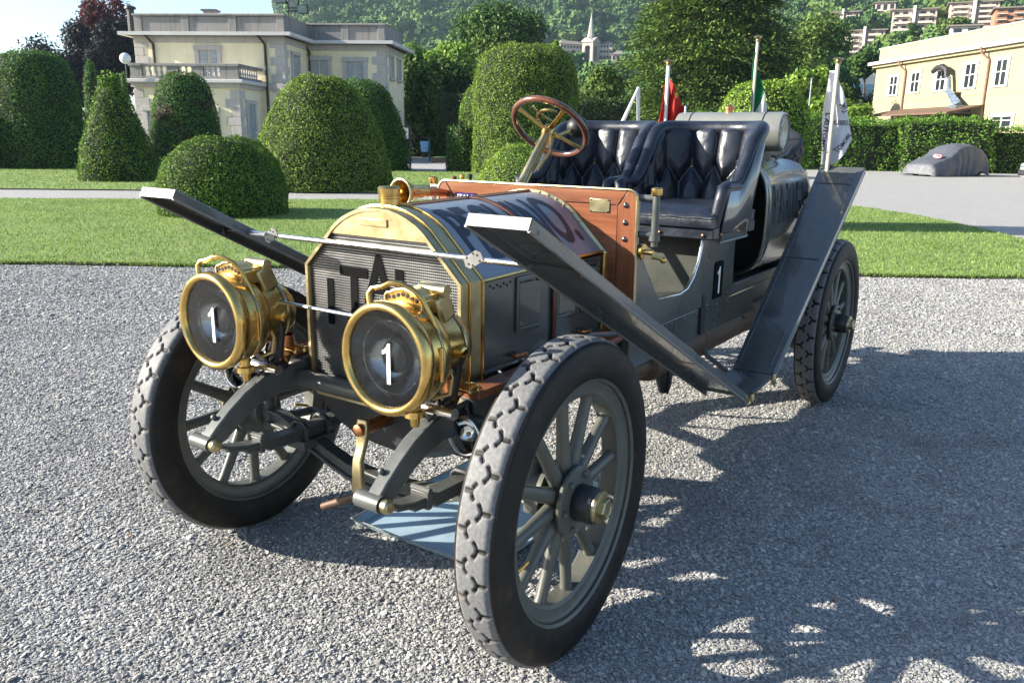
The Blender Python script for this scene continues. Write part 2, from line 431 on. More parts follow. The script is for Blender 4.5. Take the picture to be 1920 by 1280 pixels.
CLEAR = []        # (u, v, radius) kept free of wood around the houses on the hill
def build_forest():
    n = 11000
    V = np.sqrt(rng.uniform(120 ** 2, 1060 ** 2, n)); K = rng.uniform(-.33, .75, n); U = K * V
    keep = np.ones(n, bool)
    for (cu, cv, cr) in CLEAR: keep &= ((U - cu) ** 2 + ((V - cv) / 1.0) ** 2) > cr * cr
    # open slope among the blocks of flats
    keep &= ~((K > .40) & (V > 300) & (V < 460) & (rng.uniform(0, 1, n) < .72))
    keep &= ~((V < 260) & (rng.uniform(0, 1, n) < .35))
    keep &= ~((K > .34) & (V < 310) & (rng.uniform(0, 1, n) < .95))
    keep &= ~((K > .045) & (K < .128) & (V > 325) & (V < 540))
    U, V, K = U[keep], V[keep], K[keep]
    Z = hill_z(U, V); ok = (Z > 1.5); U, V, Z = U[ok], V[ok], Z[ok]
    n = len(U); S = np.interp(V, [120, 400, 1000], [3.0, 5.2, 9.0]) * np.exp(rng.normal(0, .25, n))
    P = np.stack([CAM[0] + U * HR[0] + V * HF[0], CAM[1] + U * HR[1] + V * HF[1], Z + S * .55], 1)
    me = points_mesh('hillside_forest', P, {'size': S})
    t = NT('forest_leaf'); oi = t.n('ShaderNodeObjectInfo'); g = t.n('ShaderNodeNewGeometry')
    c = t.ramp(oi.outputs['Random'], [(0, (.014, .036, .016)), (.35, (.032, .078, .024)), (.7, (.065, .130, .034)), (1, (.13, .19, .05))])
    c = t.mix(t.map(g.outputs['Random Per Island'], 0, 1, 0, .5), c, (.10, .18, .045)); t.base(c); t.p.inputs['Roughness'].default_value = .8; t.p.inputs['Specular IOR Level'].default_value = .2
    mat = t.m
    ng, gi, go = gn_new('hillside_forest'); nd = ng.nodes; L = ng.links.new
    ico = nd.new('GeometryNodeMeshIcoSphere'); ico.inputs['Radius'].default_value = 1; ico.inputs['Subdivisions'].default_value = 4
    nz = nd.new('ShaderNodeTexNoise'); nz.inputs['Scale'].default_value = 1.5; nz.inputs['Detail'].default_value = 3
    nrm = nd.new('GeometryNodeInputNormal'); ma = nd.new('ShaderNodeMath'); ma.operation = 'MULTIPLY_ADD'; L(nz.outputs[0], ma.inputs[0]); ma.inputs[1].default_value = 1.3; ma.inputs[2].default_value = -.65
    vm = nd.new('ShaderNodeVectorMath'); vm.operation = 'SCALE'; L(nrm.outputs[0], vm.inputs[0]); L(ma.outputs[0], vm.inputs['Scale'])
    sp = nd.new('GeometryNodeSetPosition'); L(ico.outputs[0], sp.inputs[0]); L(vm.outputs[0], sp.inputs['Offset'])
    dp = nd.new('GeometryNodeDistributePointsOnFaces'); dp.inputs['Density'].default_value = 52; L(sp.outputs[0], dp.inputs[0])
    gr = nd.new('GeometryNodeMeshGrid'); gr.inputs[0].default_value = .19; gr.inputs[1].default_value = .15; gr.inputs[2].default_value = 2; gr.inputs[3].default_value = 2
    ip = nd.new('GeometryNodeInstanceOnPoints'); L(dp.outputs[0], ip.inputs['Points']); L(gr.outputs[0], ip.inputs['Instance'])
    L(dp.outputs['Rotation'], ip.inputs['Rotation'])
    ri = nd.new('GeometryNodeRotateInstances'); L(ip.outputs[0], ri.inputs[0]); L(rnd_vec(ng, (-.9,) * 3, (.9,) * 3, 5), ri.inputs['Rotation'])
    rz = nd.new('GeometryNodeRealizeInstances'); L(ri.outputs[0], rz.inputs[0])
    jn = nd.new('GeometryNodeJoinGeometry'); sc = nd.new('GeometryNodeTransform'); L(sp.outputs[0], sc.inputs[0]); sc.inputs['Scale'].default_value = (.9, .9, .9)
    L(rz.outputs[0], jn.inputs[0]); L(sc.outputs[0], jn.inputs[0])
    sm = nd.new('GeometryNodeSetMaterial'); sm.inputs['Material'].default_value = mat; L(jn.outputs[0], sm.inputs[0])
    i2 = nd.new('GeometryNodeInstanceOnPoints'); L(gi.outputs[0], i2.inputs['Points']); L(sm.outputs[0], i2.inputs['Instance'])
    L(rnd_vec(ng, (-.2, -.2, 0), (.2, .2, 6.28), 6), i2.inputs['Rotation'])
    na = nd.new('GeometryNodeInputNamedAttribute'); na.data_type = 'FLOAT'; na.inputs[0].default_value = 'size'
    mul = nd.new('ShaderNodeVectorMath'); mul.operation = 'SCALE'; L(rnd_vec(ng, (.8, .8, .8), (1.2, 1.2, 1.4), 2), mul.inputs[0]); L(na.outputs[0], mul.inputs['Scale'])
    L(mul.outputs[0], i2.inputs['Scale']); L(i2.outputs[0], go.inputs[0])
    o = link('hillside_forest', me, None, mat); m = o.modifiers.new('wood', 'NODES'); m.node_group = ng
    tag(o, 'dense green broadleaf wood covering the hillside behind the garden', 'forest', kind='stuff')

# ================================================================ VEGETATION
def leaf_quads(P, Nn, size, spread=.8, aspect=.6, r=None):
    """one small bent leaf (two triangles) per point"""
    r = r or rng; n = len(P)
    d = Nn + r.normal(0, spread, (n, 3)); d /= np.linalg.norm(d, axis=1)[:, None] + 1e-9
    ref = r.normal(0, 1, (n, 3)); a = np.cross(d, ref); a /= np.linalg.norm(a, axis=1)[:, None] + 1e-9
    b = np.cross(d, a); s = (size * r.uniform(.6, 1.35, n))[:, None]
    v = np.stack([P - a * s, P - b * s * aspect, P + a * s, P + b * s * aspect], 1).reshape(-1, 3)
    return v, np.arange(4 * n).reshape(-1, 4)
M_TOPI = {
    'dark': leafmat('yew_dark', (0.024, 0.062, 0.016), (0.072, 0.160, 0.032), (0.173, 0.312, 0.065)),
    'mid': leafmat('yew_mid', (0.021, 0.055, 0.011), (0.093, 0.176, 0.028), (0.266, 0.389, 0.070)),
    'gold': leafmat('yew_gold', (0.030, 0.062, 0.012), (0.117, 0.199, 0.031), (0.344, 0.448, 0.091)),
    'lime': leafmat('box_lime', (0.043, 0.091, 0.015), (0.172, 0.286, 0.040), (0.402, 0.529, 0.101)),
    'dead': leafmat('yew_browned', (0.024, 0.062, 0.016), (0.081, 0.178, 0.036), (0.182, 0.334, 0.072), patch=(0.121, 0.062, 0.032)),
}
M_CORE = pmat('dark_core_fill', (.012, .016, .008), .95, bump=.5, bs=20)  # near-black filler, added behind the leaves against see-through
def topiary(px_rows, v_front, label, kind, leaf=.05, dens=1.0, lump=.024, group='clipped yews on the lawn', zbase=LZ, name='topiary_bush', ragged=0, squash=1.0):
    """px_rows: (py, left px, right px) from top to bottom; the solid of revolution through them"""
    rb = max((r - l) for _, l, r in px_rows) / 2 / FPX * v_front
    vc = v_front + rb * .8
    prof = []
    uc = None
    for (py, l, r) in px_rows:
        ul, z = at_v(l, py, vc); ur, _ = at_v(r, py, vc); prof.append((max((ur - ul) / 2, .01), z))
        uc = (ul + ur) / 2 if uc is None else uc
    us = [(at_v(l, py, vc)[0] + at_v(r, py, vc)[0]) / 2 for py, l, r in px_rows]; uc = float(np.mean(us[len(us) // 2:]))
    prof.append((prof[-1][0] * .96, zbase - .02))
    pr = np.array(prof)[::-1]; z = pr[:, 1]; rad = pr[:, 0]
    zz = np.linspace(z[0], z[-1], 60); rr = np.interp(zz, z, rad)
    sm = rr.copy(); sm[1:-1] = (rr[:-2] + 2 * rr[1:-1] + rr[2:]) / 4; rr = sm
    root = thing(name, label, 'topiary', W(uc, vc, 0), HEAD, group)
    r = np.random.default_rng(sum(map(ord, label)))
    ds = np.sqrt(np.diff(zz) ** 2 + np.diff(rr) ** 2); ar = ds * (rr[1:] + rr[:-1]) / 2 + 1e-6
    area = 2 * PI * ar.sum(); leaf *= .64; n = int(min(64000, max(3000, area / (leaf * leaf * .6) * 1.15 * dens)))
    seg = r.choice(len(ar), n, p=ar / ar.sum()); t = r.uniform(0, 1, n)
    zc = zz[seg] + (zz[seg + 1] - zz[seg]) * t; rc = rr[seg] + (rr[seg + 1] - rr[seg]) * t; a = r.uniform(0, 2 * PI, n)
    nz_ = (rr[seg] - rr[seg + 1]) / ds[seg]; nr = (zz[seg + 1] - zz[seg]) / ds[seg]
    Nn = np.stack([np.cos(a) * nr, np.sin(a) * nr, nz_], 1)
    off = np.array([noise.noise(Vector((math.cos(x) * q * 1.6 + uc, math.sin(x) * q * 1.6, h * 1.6))) + .55 * noise.noise(Vector((math.cos(x) * q * 5 + uc, math.sin(x) * q * 5, h * 5))) for x, q, h in zip(a, rc, zc)])
    big = rb * 2 * lump * off + r.normal(0, leaf * .35, n) - np.abs(r.normal(0, leaf * .5, n))
    P = np.stack([np.cos(a) * rc, np.sin(a) * rc * squash, zc], 1) + Nn * big[:, None]
    P[:, 2] = np.maximum(P[:, 2], zbase + .01)
    sh = r.choice(n, n // 14, replace=False); P[sh] += Nn[sh] * np.abs(r.normal(0, leaf * 1.1, len(sh)))[:, None] + r.normal(0, leaf * .4, (len(sh), 3)); P[:, 2] = np.maximum(P[:, 2], zbase + .01)
    clump = np.array([noise.noise(Vector((float(p[0]) * 2.4 + uc, float(p[1]) * 2.4, float(p[2]) * 2.4))) for p in P])
    keep = r.uniform(0, 1, n) < np.clip(1.15 + clump * .9, .62, 1); P, Nn = P[keep], Nn[keep]
    v, f = leaf_quads(P, Nn, leaf * .66, .75, .6, r)
    if ragged:
        k = 420; q = r.normal(0, 1, (k, 3)) * np.array([.13, .13, .13]) * ragged + np.array([0, 0, zz[-1] - .10])
        v2, f2 = leaf_quads(q, r.normal(0, 1, (k, 3)), leaf * 1.3, 1, .6, r); f = np.concatenate([f, f2 + len(v)]); v = np.concatenate([v, v2])
    link('foliage', np_mesh('foliage', v, f), root, M_TOPI[kind])
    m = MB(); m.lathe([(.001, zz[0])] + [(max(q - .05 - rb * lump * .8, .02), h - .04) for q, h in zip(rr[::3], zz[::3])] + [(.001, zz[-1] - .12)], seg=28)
    m.build('dark_core', M_CORE, root)  # dark body added inside the foliage so nothing shows through
    return root
G = ground
topiary([(95, 40, 100), (105, 20, 122), (125, 8, 136), (170, 0, 146), (230, -6, 155), (280, -10, 160), (316, -8, 158)], 31.8, 'very large dark yew clipped as a thick round-topped column beside the cone-shaped yew', 'dark', .085)
topiary([(205, -60, -5), (225, -75, 10), (260, -82, 20), (310, -84, 22)], 31.0, 'rounded dark yew mostly hidden at the end of the lawn beyond the thick column yew', 'dark', .085)
topiary([(150, 214, 224), (162, 200, 240), (185, 192, 252), (220, 179, 265), (270, 160, 282), (310, 150, 290), (340, 148, 288)], 24.2, 'cone-shaped yew with shaggy untrimmed tip on the lawn', 'mid', .07, ragged=1)
topiary([(135, 335, 372), (143, 318, 385), (160, 305, 396), (200, 296, 406), (250, 289, 413), (300, 288, 416), (316, 290, 412)], 34.6, 'round-topped yew with a brown dead patch, in front of the villa balcony', 'dead', .085)
topiary([(255, 378, 440), (262, 352, 466), (278, 330, 492), (300, 314, 515), (330, 304, 530), (365, 301, 536), (395, 303, 535), (411, 310, 528)], 14.25, 'low dome of clipped yew on the strip of lawn near the raised mudguard tip', 'mid', .042, dens=1.25)
topiary([(142, 585, 640), (150, 562, 658), (170, 540, 678), (210, 516, 702), (260, 496, 722), (310, 484, 731), (350, 478, 731), (361, 482, 728)], 21.4, 'big blunt cone of golden green yew beside the gravel path', 'gold', .06, dens=1.2)
topiary([(148, 660, 690), (155, 640, 706), (175, 620, 725), (220, 605, 748), (270, 598, 765), (320, 596, 771)], 34.3, 'dark dome of yew half hidden behind the big golden cone', 'dark', .085)
topiary([(112, 172, 178), (125, 166, 183), (150, 162, 187), (190, 160, 190), (230, 158, 192)], 42.0, 'slender dark cypress column standing behind the cone-shaped yew', 'dark', .10, name='cypress_column', group='slim columns behind the yews')
topiary([(135, 232, 238), (145, 230, 240), (170, 229, 241), (200, 229, 242)], 44.0, 'small slender cypress by the corner of the villa balcony', 'dark', .10, name='cypress_column', group='slim columns behind the yews')
topiary([(84, 950, 1020), (92, 922, 1052), (108, 902, 1072), (135, 893, 1084), (180, 893, 1090), (225, 895, 1086), (262, 888, 1080), (300, 882, 1078), (330, 880, 1076)], 32.5, 'huge golden yew clipped like a mushroom behind the steering wheel', 'gold', .08, dens=1.25, lump=.03)
topiary([(150, 893, 905), (165, 880, 930), (190, 868, 945), (230, 860, 950), (255, 850, 955), (280, 848, 955), (322, 862, 950)], 35.5, 'bright green yew tucked close behind the mushroom-shaped yew', 'mid', .085)
topiary([(235, 838, 900), (250, 836, 905), (300, 836, 905), (322, 838, 905)], 34.8, 'low dark yew at the foot of the mushroom-shaped yew by the path', 'dark', .085)
topiary([(270, 965, 1010), (280, 938, 1035), (300, 915, 1055), (325, 902, 1066), (345, 900, 1068)], 19.8, 'low lime green box dome just behind the wooden dashboard', 'lime', .05, dens=1.2)
topiary([(150, 1395, 1452), (157, 1372, 1474), (175, 1352, 1492), (205, 1342, 1504), (245, 1340, 1510), (320, 1344, 1508), (400, 1350, 1500)], 13.6, 'tall lime green rounded bush behind the grey transverse tank', 'lime', .05, dens=1.0)

# ---- hedges
M_HEDGE = leafmat('hedge_leaf', (0.029, 0.076, 0.014), (0.108, 0.227, 0.031), (0.288, 0.469, 0.086), trans=.3)
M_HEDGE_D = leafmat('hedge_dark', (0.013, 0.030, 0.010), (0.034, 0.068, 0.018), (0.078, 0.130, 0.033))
def hedge(u0, v0, u1, v1, h, th, label, mat, leaf=.09, lump=.18, name='hedge', dens=1.0):
    d = np.array([u1 - u0, v1 - v0]); L_ = float(np.linalg.norm(d)); ang = math.atan2(d[1], d[0])
    root = thing(name, label, 'hedge', W(u0, v0, 0), HEAD + ang)
    r = np.random.default_rng(sum(map(ord, label)))
    parts = [(L_ * h, 0), (L_ * h, 1), (L_ * th, 2), (th * h, 3), (th * h, 4)]
    Ps, Ns = [], []
    for A, k in parts:
        n = int(A / (leaf * leaf * .6) * .95 * dens)
        a = r.uniform(0, 1, n); b = r.uniform(0, 1, n); o = np.ones(n)
        if k == 0: P = np.stack([a * L_, 0 * a - th / 2, b * h], 1); Nn = np.stack([0 * a, -o, 0 * a], 1)
        if k == 1: P = np.stack([a * L_, 0 * a + th / 2, b * h], 1); Nn = np.stack([0 * a, o, 0 * a], 1)
        if k == 2: P = np.stack([a * L_, (b - .5) * th, 0 * a + h], 1); Nn = np.stack([0 * a, 0 * a, o], 1)
        if k == 3: P = np.stack([0 * a, (b - .5) * th, a * h], 1); Nn = np.stack([-o, 0 * a, 0 * a], 1)
        if k == 4: P = np.stack([0 * a + L_, (b - .5) * th, a * h], 1); Nn = np.stack([o, 0 * a, 0 * a], 1)
        Ps.append(P); Ns.append(Nn)
    P = np.concatenate(Ps); Nn = np.concatenate(Ns)
    off = np.array([noise.noise(Vector(p * .9)) + .6 * noise.noise(Vector(p * 2.6)) for p in P])
    P = P + Nn * (lump * off + r.normal(0, leaf * .5, len(P)))[:, None]; P[:, 2] = np.maximum(P[:, 2], .02)
    v, f = leaf_quads(P, Nn, leaf * .62, .8, .6, r); link('foliage', np_mesh('foliage', v, f), root, mat)
    MB().span((.12, -th / 2 + .2, 0), (L_ - .12, th / 2 - .2, h - .22)).build('dark_core', M_CORE, root)  # dark block added inside the hedge leaves as filler
    return root

# ---- trees
M_BARK = pmat('bark', (.07, .055, .04), .95, bump=.8, bs=14, bd=.03, stretch=(1, 1, .25))
M_TREE = {
    'beech': leafmat('copper_beech_leaf', (.007, .010, .012), (.018, .022, .026), (.050, .048, .050), trans=.2),
    'copper': leafmat('copper_top_leaf', (.04, .015, .018), (.10, .032, .036), (.20, .07, .07), trans=.3),
    'green': leafmat('tree_green', (0.033, 0.062, 0.016), (0.103, 0.169, 0.035), (0.263, 0.358, 0.088), trans=.3),
    'dark': leafmat('tree_dark', (0.018, 0.044, 0.014), (0.055, 0.114, 0.026), (0.146, 0.246, 0.055), trans=.2),
    'bright': leafmat('tree_bright', (0.048, 0.107, 0.017), (0.193, 0.326, 0.048), (0.427, 0.567, 0.123), trans=.35),
    'conifer': leafmat('conifer_spray', (0.015, 0.042, 0.014), (0.076, 0.141, 0.026), (0.256, 0.334, 0.075), trans=.15),
    'blue': leafmat('tree_bluegreen', (.016, .034, .018), (.045, .085, .04), (.10, .15, .07), trans=.2),
}
def tree(px_box, v, label, kind, leaf=.16, n=14000, lobes=16, base=0.0, group='trees beyond the garden', shape='round', name='tree', cat='tree', trunk=None, open_=0.0, shell=.62, seed=None):
    """px_box: crown's left, top, right, bottom pixels; stands on `base` (z) v metres ahead"""
    l, tp, rt, bt = px_box
    u0, z1 = at_v(l, tp, v); u1, z0 = at_v(rt, bt, v); uc = (u0 + u1) / 2; hw = (u1 - u0) / 2; hh = (z1 - z0) / 2; zc = (z0 + z1) / 2
    root = thing(name, label, cat, W(uc, v, base), HEAD, group)
    r = np.random.default_rng(seed or sum(map(ord, label)))
    cen, rad = [], []
    for i in range(lobes):
        while True:
            p = r.uniform(-1, 1, 3)
            if p @ p < 1 and (shape == 'round' or math.hypot(p[0], p[1]) < 1.05 - .95 * (p[2] * .5 + .5)): break
        if shape == 'round':
            q = p / (np.linalg.norm(p) + 1e-6) * r.uniform(.45, .78)
            k = r.uniform(.26, .44)
        else:
            q = p * np.array([.9, .9, 1.0]); k = r.uniform(.16, .30) * (1.15 - .5 * (p[2] * .5 + .5))
        cen.append(q); rad.append(k)
    cen = np.array(cen); rad = np.array(rad)
    w = rad ** 2; idx = r.choice(lobes, n, p=w / w.sum())
    d = r.normal(0, 1, (n, 3)); d /= np.linalg.norm(d, axis=1)[:, None]
    q = cen[idx] + d * (rad[idx] * (shell + (1 - shell) * r.uniform(0, 1, n) ** .5) * (1 + .22 * r.normal(0, 1, n)))[:, None]
    P = q * np.array([hw, hw * .9, hh]) + np.array([0, 0, zc - base])
    v_, f_ = leaf_quads(P, d + np.array([0, 0, .35]), leaf, .7, .62, r)
    link('crown', np_mesh('crown', v_, f_), root, M_TREE[kind])
    m = MB(); top = zc - base + hh * .45; tr = trunk or max(.12, hw * .07)
    m.tube([(0, 0, -.3), (tr * .3, 0, top * .35), (-tr * .4, tr * .3, top * .7), (0, 0, top)], [tr, tr * .8, tr * .5, tr * .15], 10)
    for i in range(min(lobes, 9)):
        c3 = cen[i] * np.array([hw, hw * .9, hh]) + np.array([0, 0, zc - base]); h0 = max(.3, min(top * .8, c3[2] - .45 * hw))
        m.tube([(0, 0, h0), tuple((np.array([0, 0, h0]) * .5 + c3 * .5) + np.array([0, 0, .1 * hh])), tuple(c3)], [tr * .4, tr * .25, tr * .08], 6)
    m.build('trunk', M_BARK, root)
    return root
def conifer(px_box, v, label, n_boughs=1150, base=0.0, kind='conifer', leaf=.20):
    """layered drooping boughs around a straight trunk"""
    l, tp, rt, bt = px_box
    u0, z1 = at_v(l, tp, v); u1, z0 = at_v(rt, bt, v); uc = (u0 + u1) / 2; R0 = (u1 - u0) / 2; H = z1 - base
    root = thing('conifer_tree', label, 'tree', W(uc, v, base), HEAD, 'trees beyond the garden')
    r = np.random.default_rng(5); Ps, Ds, Us, Sz = [], [], [], []
    m = MB(); m.tube([(0, 0, -.3), (0, 0, H * .5), (0, 0, H)], [R0 * .09, R0 * .06, .03], 10)
    for b in range(n_boughs):
        h = H * (.06 + .93 * r.uniform(0, 1) ** .9); k = 1 - h / H
        Rm = R0 * min(1.0, .14 + 1.30 * k ** .8) * r.uniform(.66, 1.08)
        a = r.uniform(0, 2 * PI); dirv = np.array([math.cos(a), math.sin(a) * .85, 0]); side = np.array([-math.sin(a), math.cos(a), 0])
        if b % 4 == 0: m.tube([(0, 0, h), tuple(dirv * Rm * .5 + [0, 0, h + .06 * Rm]), tuple(dirv * Rm * .9 + [0, 0, h - .05 * Rm])], [.09, .06, .02], 5, cap=False)
        ns = 110
        t = r.uniform(.45, 1.0, ns) ** .8; s = r.normal(0, .15, ns) * Rm * (1.15 - t * .6)
        P = dirv * (t * Rm)[:, None] + side * s[:, None]; P[:, 2] += h + .14 * Rm * t - .30 * Rm * t * t + r.normal(0, .14, ns)
        D = dirv + side * (s / (Rm * .5))[:, None] + r.normal(0, .42, (ns, 3)); D[:, 2] -= .12
        Ps.append(P); Ds.append(D); Us.append(np.tile([0, 0, 1.0], (ns, 1)) + r.normal(0, .35, (ns, 3))); Sz.append(leaf * r.uniform(.6, 1.4, ns))
    P = np.concatenate(Ps); D = np.concatenate(Ds); U_ = np.concatenate(Us); S = np.concatenate(Sz)
    D /= np.linalg.norm(D, axis=1)[:, None]; B = np.cross(U_, D); B /= np.linalg.norm(B, axis=1)[:, None] + 1e-9
    v_ = np.stack([P - D * S[:, None], P - B * S[:, None] * .34, P + D * S[:, None], P + B * S[:, None] * .34], 1).reshape(-1, 3)
    link('crown', np_mesh('crown', v_, np.arange(4 * len(P)).reshape(-1, 4)), root, M_TREE[kind])
    m.build('trunk', M_BARK, root); return root

hp = hill_pt
tree((38, 20, 215, 215), 78, 'dark copper beech with near-black leaves behind the thick column yew', 'beech', .14, 30000, 26, base=0)
tree((130, -40, 272, 200), 82, 'tall copper beech with a red leafed top beside the villa', 'copper', .15, 26000, 22, base=0)
tree((150, 40, 262, 215), 74, 'dense near-black beech crown between the villa and the red topped beech', 'beech', .14, 24000, 18, base=0)
tree((748, 92, 838, 285), 58, 'dark laurel thicket against the right end of the villa', 'dark', .14, 13000, 16, base=0, group='thicket by the villa')
tree((800, 105, 905, 290), 60, 'dark laurel thicket behind the blue litter bin', 'dark', .14, 13000, 16, base=0, group='thicket by the villa')
tree((752, 84, 830, 150), 66, 'pale green young crown rising over the laurel by the villa', 'bright', .17, 5000, 10, base=0)
tree((805, 80, 905, 150), 68, 'pale green leafy crown rising over the dark laurel thicket', 'bright', .17, 6000, 10, base=0)
tree((856, -8, 1022, 170), 92, 'tall dark evergreen oak with a broad crown behind the mushroom yew', 'dark', .19, 26000, 30, base=hp(0, 92))
tree((875, 60, 960, 130), 90, 'olive green lower crown of a magnolia behind the mushroom yew', 'green', .19, 9000, 14, base=hp(0, 94))
tree((1082, 122, 1168, 240), 64, 'dense olive green tree below the bell tower', 'green', .16, 10000, 14, base=0)
tree((1024, 78, 1052, 120), 100, 'small light green tree top left of the white seminary', 'bright', .25, 2500, 8, base=hp(8, 100))
conifer((1160, -190, 1505, 300), 75, 'huge spreading yew tree with layered feathery boughs behind the flags')
tree((1470, 12, 1585, 170), 108, 'tall airy locust tree with a forked dark trunk', 'green', .24, 5200, 22, base=hp(40, 108), shell=.5)
tree((1400, 20, 1500, 170), 118, 'shaded broadleaf tree between the great yew and the locust', 'dark', .30, 9000, 16, base=hp(38, 118))
tree((1455, 118, 1560, 235), 62, 'bright green leafy shrub behind the lime green bush', 'bright', .16, 9000, 14, base=0)
tree((1500, 130, 1600, 235), 70, 'mid green bushy tree behind the white flag', 'green', .18, 9000, 14, base=0)
tree((1545, 185, 1640, 250), 60, 'leafy laurel at the far end of the tall hedge', 'bright', .15, 6000, 12, base=0)
tree((1590, 95, 1660, 150), 125, 'dark round tree below the pale blocks of flats', 'dark', .3, 5000, 10, base=hp(55, 125))
# palm
def palm(px, py, v, label):
    u, z = at_v(px, py, v); root = thing('palm_tree', label, 'palm', W(u, v, 0), HEAD, 'trees beyond the garden')
    m = MB(); m.tube([(0, 0, -.2), (.05, 0, z * .5), (0, 0, z)], [.22, .18, .2], 10); m.build('trunk', M_BARK, root)
    r = np.random.default_rng(9); vs_, fs_ = [], []
    for k in range(46):
        a = r.uniform(0, 2 * PI); e = r.uniform(-.35, 1.2); Lf = r.uniform(1.5, 2.3); b0 = len(vs_)
        for i in range(9):
            t = i / 8; x = Lf * t * math.cos(e); h = z + Lf * t * math.sin(e) - .55 * Lf * t * t
            p = np.array([math.cos(a) * x, math.sin(a) * x, h]); s = np.array([-math.sin(a), math.cos(a), -.25])
            for sg in (-1, 1):
                q = .42 * math.sin(PI * min(1, t * .9 + .08)) * (0.75 + .25 * r.uniform())
                o = len(vs_); vs_ += [tuple(p), tuple(p + sg * s * q + np.array([0, 0, -.12])), tuple(p + np.array([math.cos(a), math.sin(a), 0]) * .16)]; fs_.append((o, o + 1, o + 2))
    link('crown', np_mesh('crown', np.array(vs_), np.array(fs_)), root, M_TREE['dark'])
palm(1625, 190, 72, 'dark fan of a palm tree beside the yellow building'); palm(1598, 210, 66, 'lower palm tree standing nearer the white flag')

hedge(1.2, 47, 6.2, 47, at_v(1130, 186, 47)[1], 1.6, 'tall dark clipped hedge under the olive green tree', M_HEDGE_D, .10)
hedge(-4.6, 50.5, -2.1, 50.5, at_v(850, 178, 50.5)[1], 1.6, 'square dark clipped hedge beyond the blue litter bin', M_HEDGE_D, .10)
hedge(-8.2, 60, -1.5, 60, 5.5, 2.5, 'deep shaded laurel hedge closing the path beyond the litter bin', M_HEDGE_D, .12)
# right-hand hedge along the drive
hedge(16.8, 44.6, 20.4, 44.6, at_v(1600, 228, 44)[1], 1.7, 'leafy laurel hedge left of the shrub hedge block by the drive', M_HEDGE, .095, .3)
hedge(20.0, 44.0, 24.4, 43.4, at_v(1700, 224, 44)[1], 1.9, 'bright green shaggy hedge block behind the covered car', M_HEDGE, .095, .3)
hedge(24.2, 44.2, 33.0, 43.2, at_v(1850, 240, 43)[1], 1.6, 'long clipped hedge under the windows of the yellow building', M_HEDGE, .095, .2)
hedge(9.5, 46.0, 17.0, 45.2, at_v(1560, 218, 46)[1], 1.8, 'leafy hedge behind the lime green bush at the end of the drive', M_HEDGE, .095, .3)

# ================================================================ BUILDINGS
def wallmat(name, col, stain=(.25, .22, .17), amt=.35, bump=.15):
    t = NT(name); co = t.coord()
    a = t.noise(co, .7, 6, .65); c = t.ramp(a, [(.3, tuple(x * .88 for x in col)), (.7, tuple(min(1, x * 1.06) for x in col))])
    mp = t.n('ShaderNodeMapping'); mp.inputs['Scale'].default_value = (2.2, 2.2, .25); t.l(co, mp.inputs[0])
    st = t.noise(mp.outputs[0], 1.3, 7, .7); c = t.mix(t.map(st, .5, .78, 0, amt), c, stain); t.base(c)
    t.p.inputs['Roughness'].default_value = .9; t.bump(t.noise(co, 22, 6, .65), bump, .01); return t.m
M_YEL = wallmat('ochre_plaster', (.88, .77, .52), amt=.2)
M_YEL2 = wallmat('pale_yellow_plaster', (.32, .285, .175), amt=.2)
M_STN = wallmat('grey_stone', (.50, .46, .42), (.13, .12, .11), .45, .3)
M_PARA = wallmat('weathered_parapet', (.26, .245, .23), (.05, .05, .05), .85, .4)
M_WHT = wallmat('white_plaster', (.56, .55, .53), (.4, .38, .34), .2)
M_SHUT = pmat('grey_shutter', (.36, .38, .38), .7)
M_GLS = pmat('window_glass', (.02, .025, .03), .08, var=.1)
M_PIPE = pmat('brown_downpipe', (.035, .022, .02), .5)
M_DARK = pmat('dark_metal', (.03, .03, .032), .5)
M_TIN = pmat('galvanised_duct', (.30, .36, .42), .35, .8)
M_RUST = pmat('brown_awning', (.13, .075, .05), .8, bump=.2, bs=8)

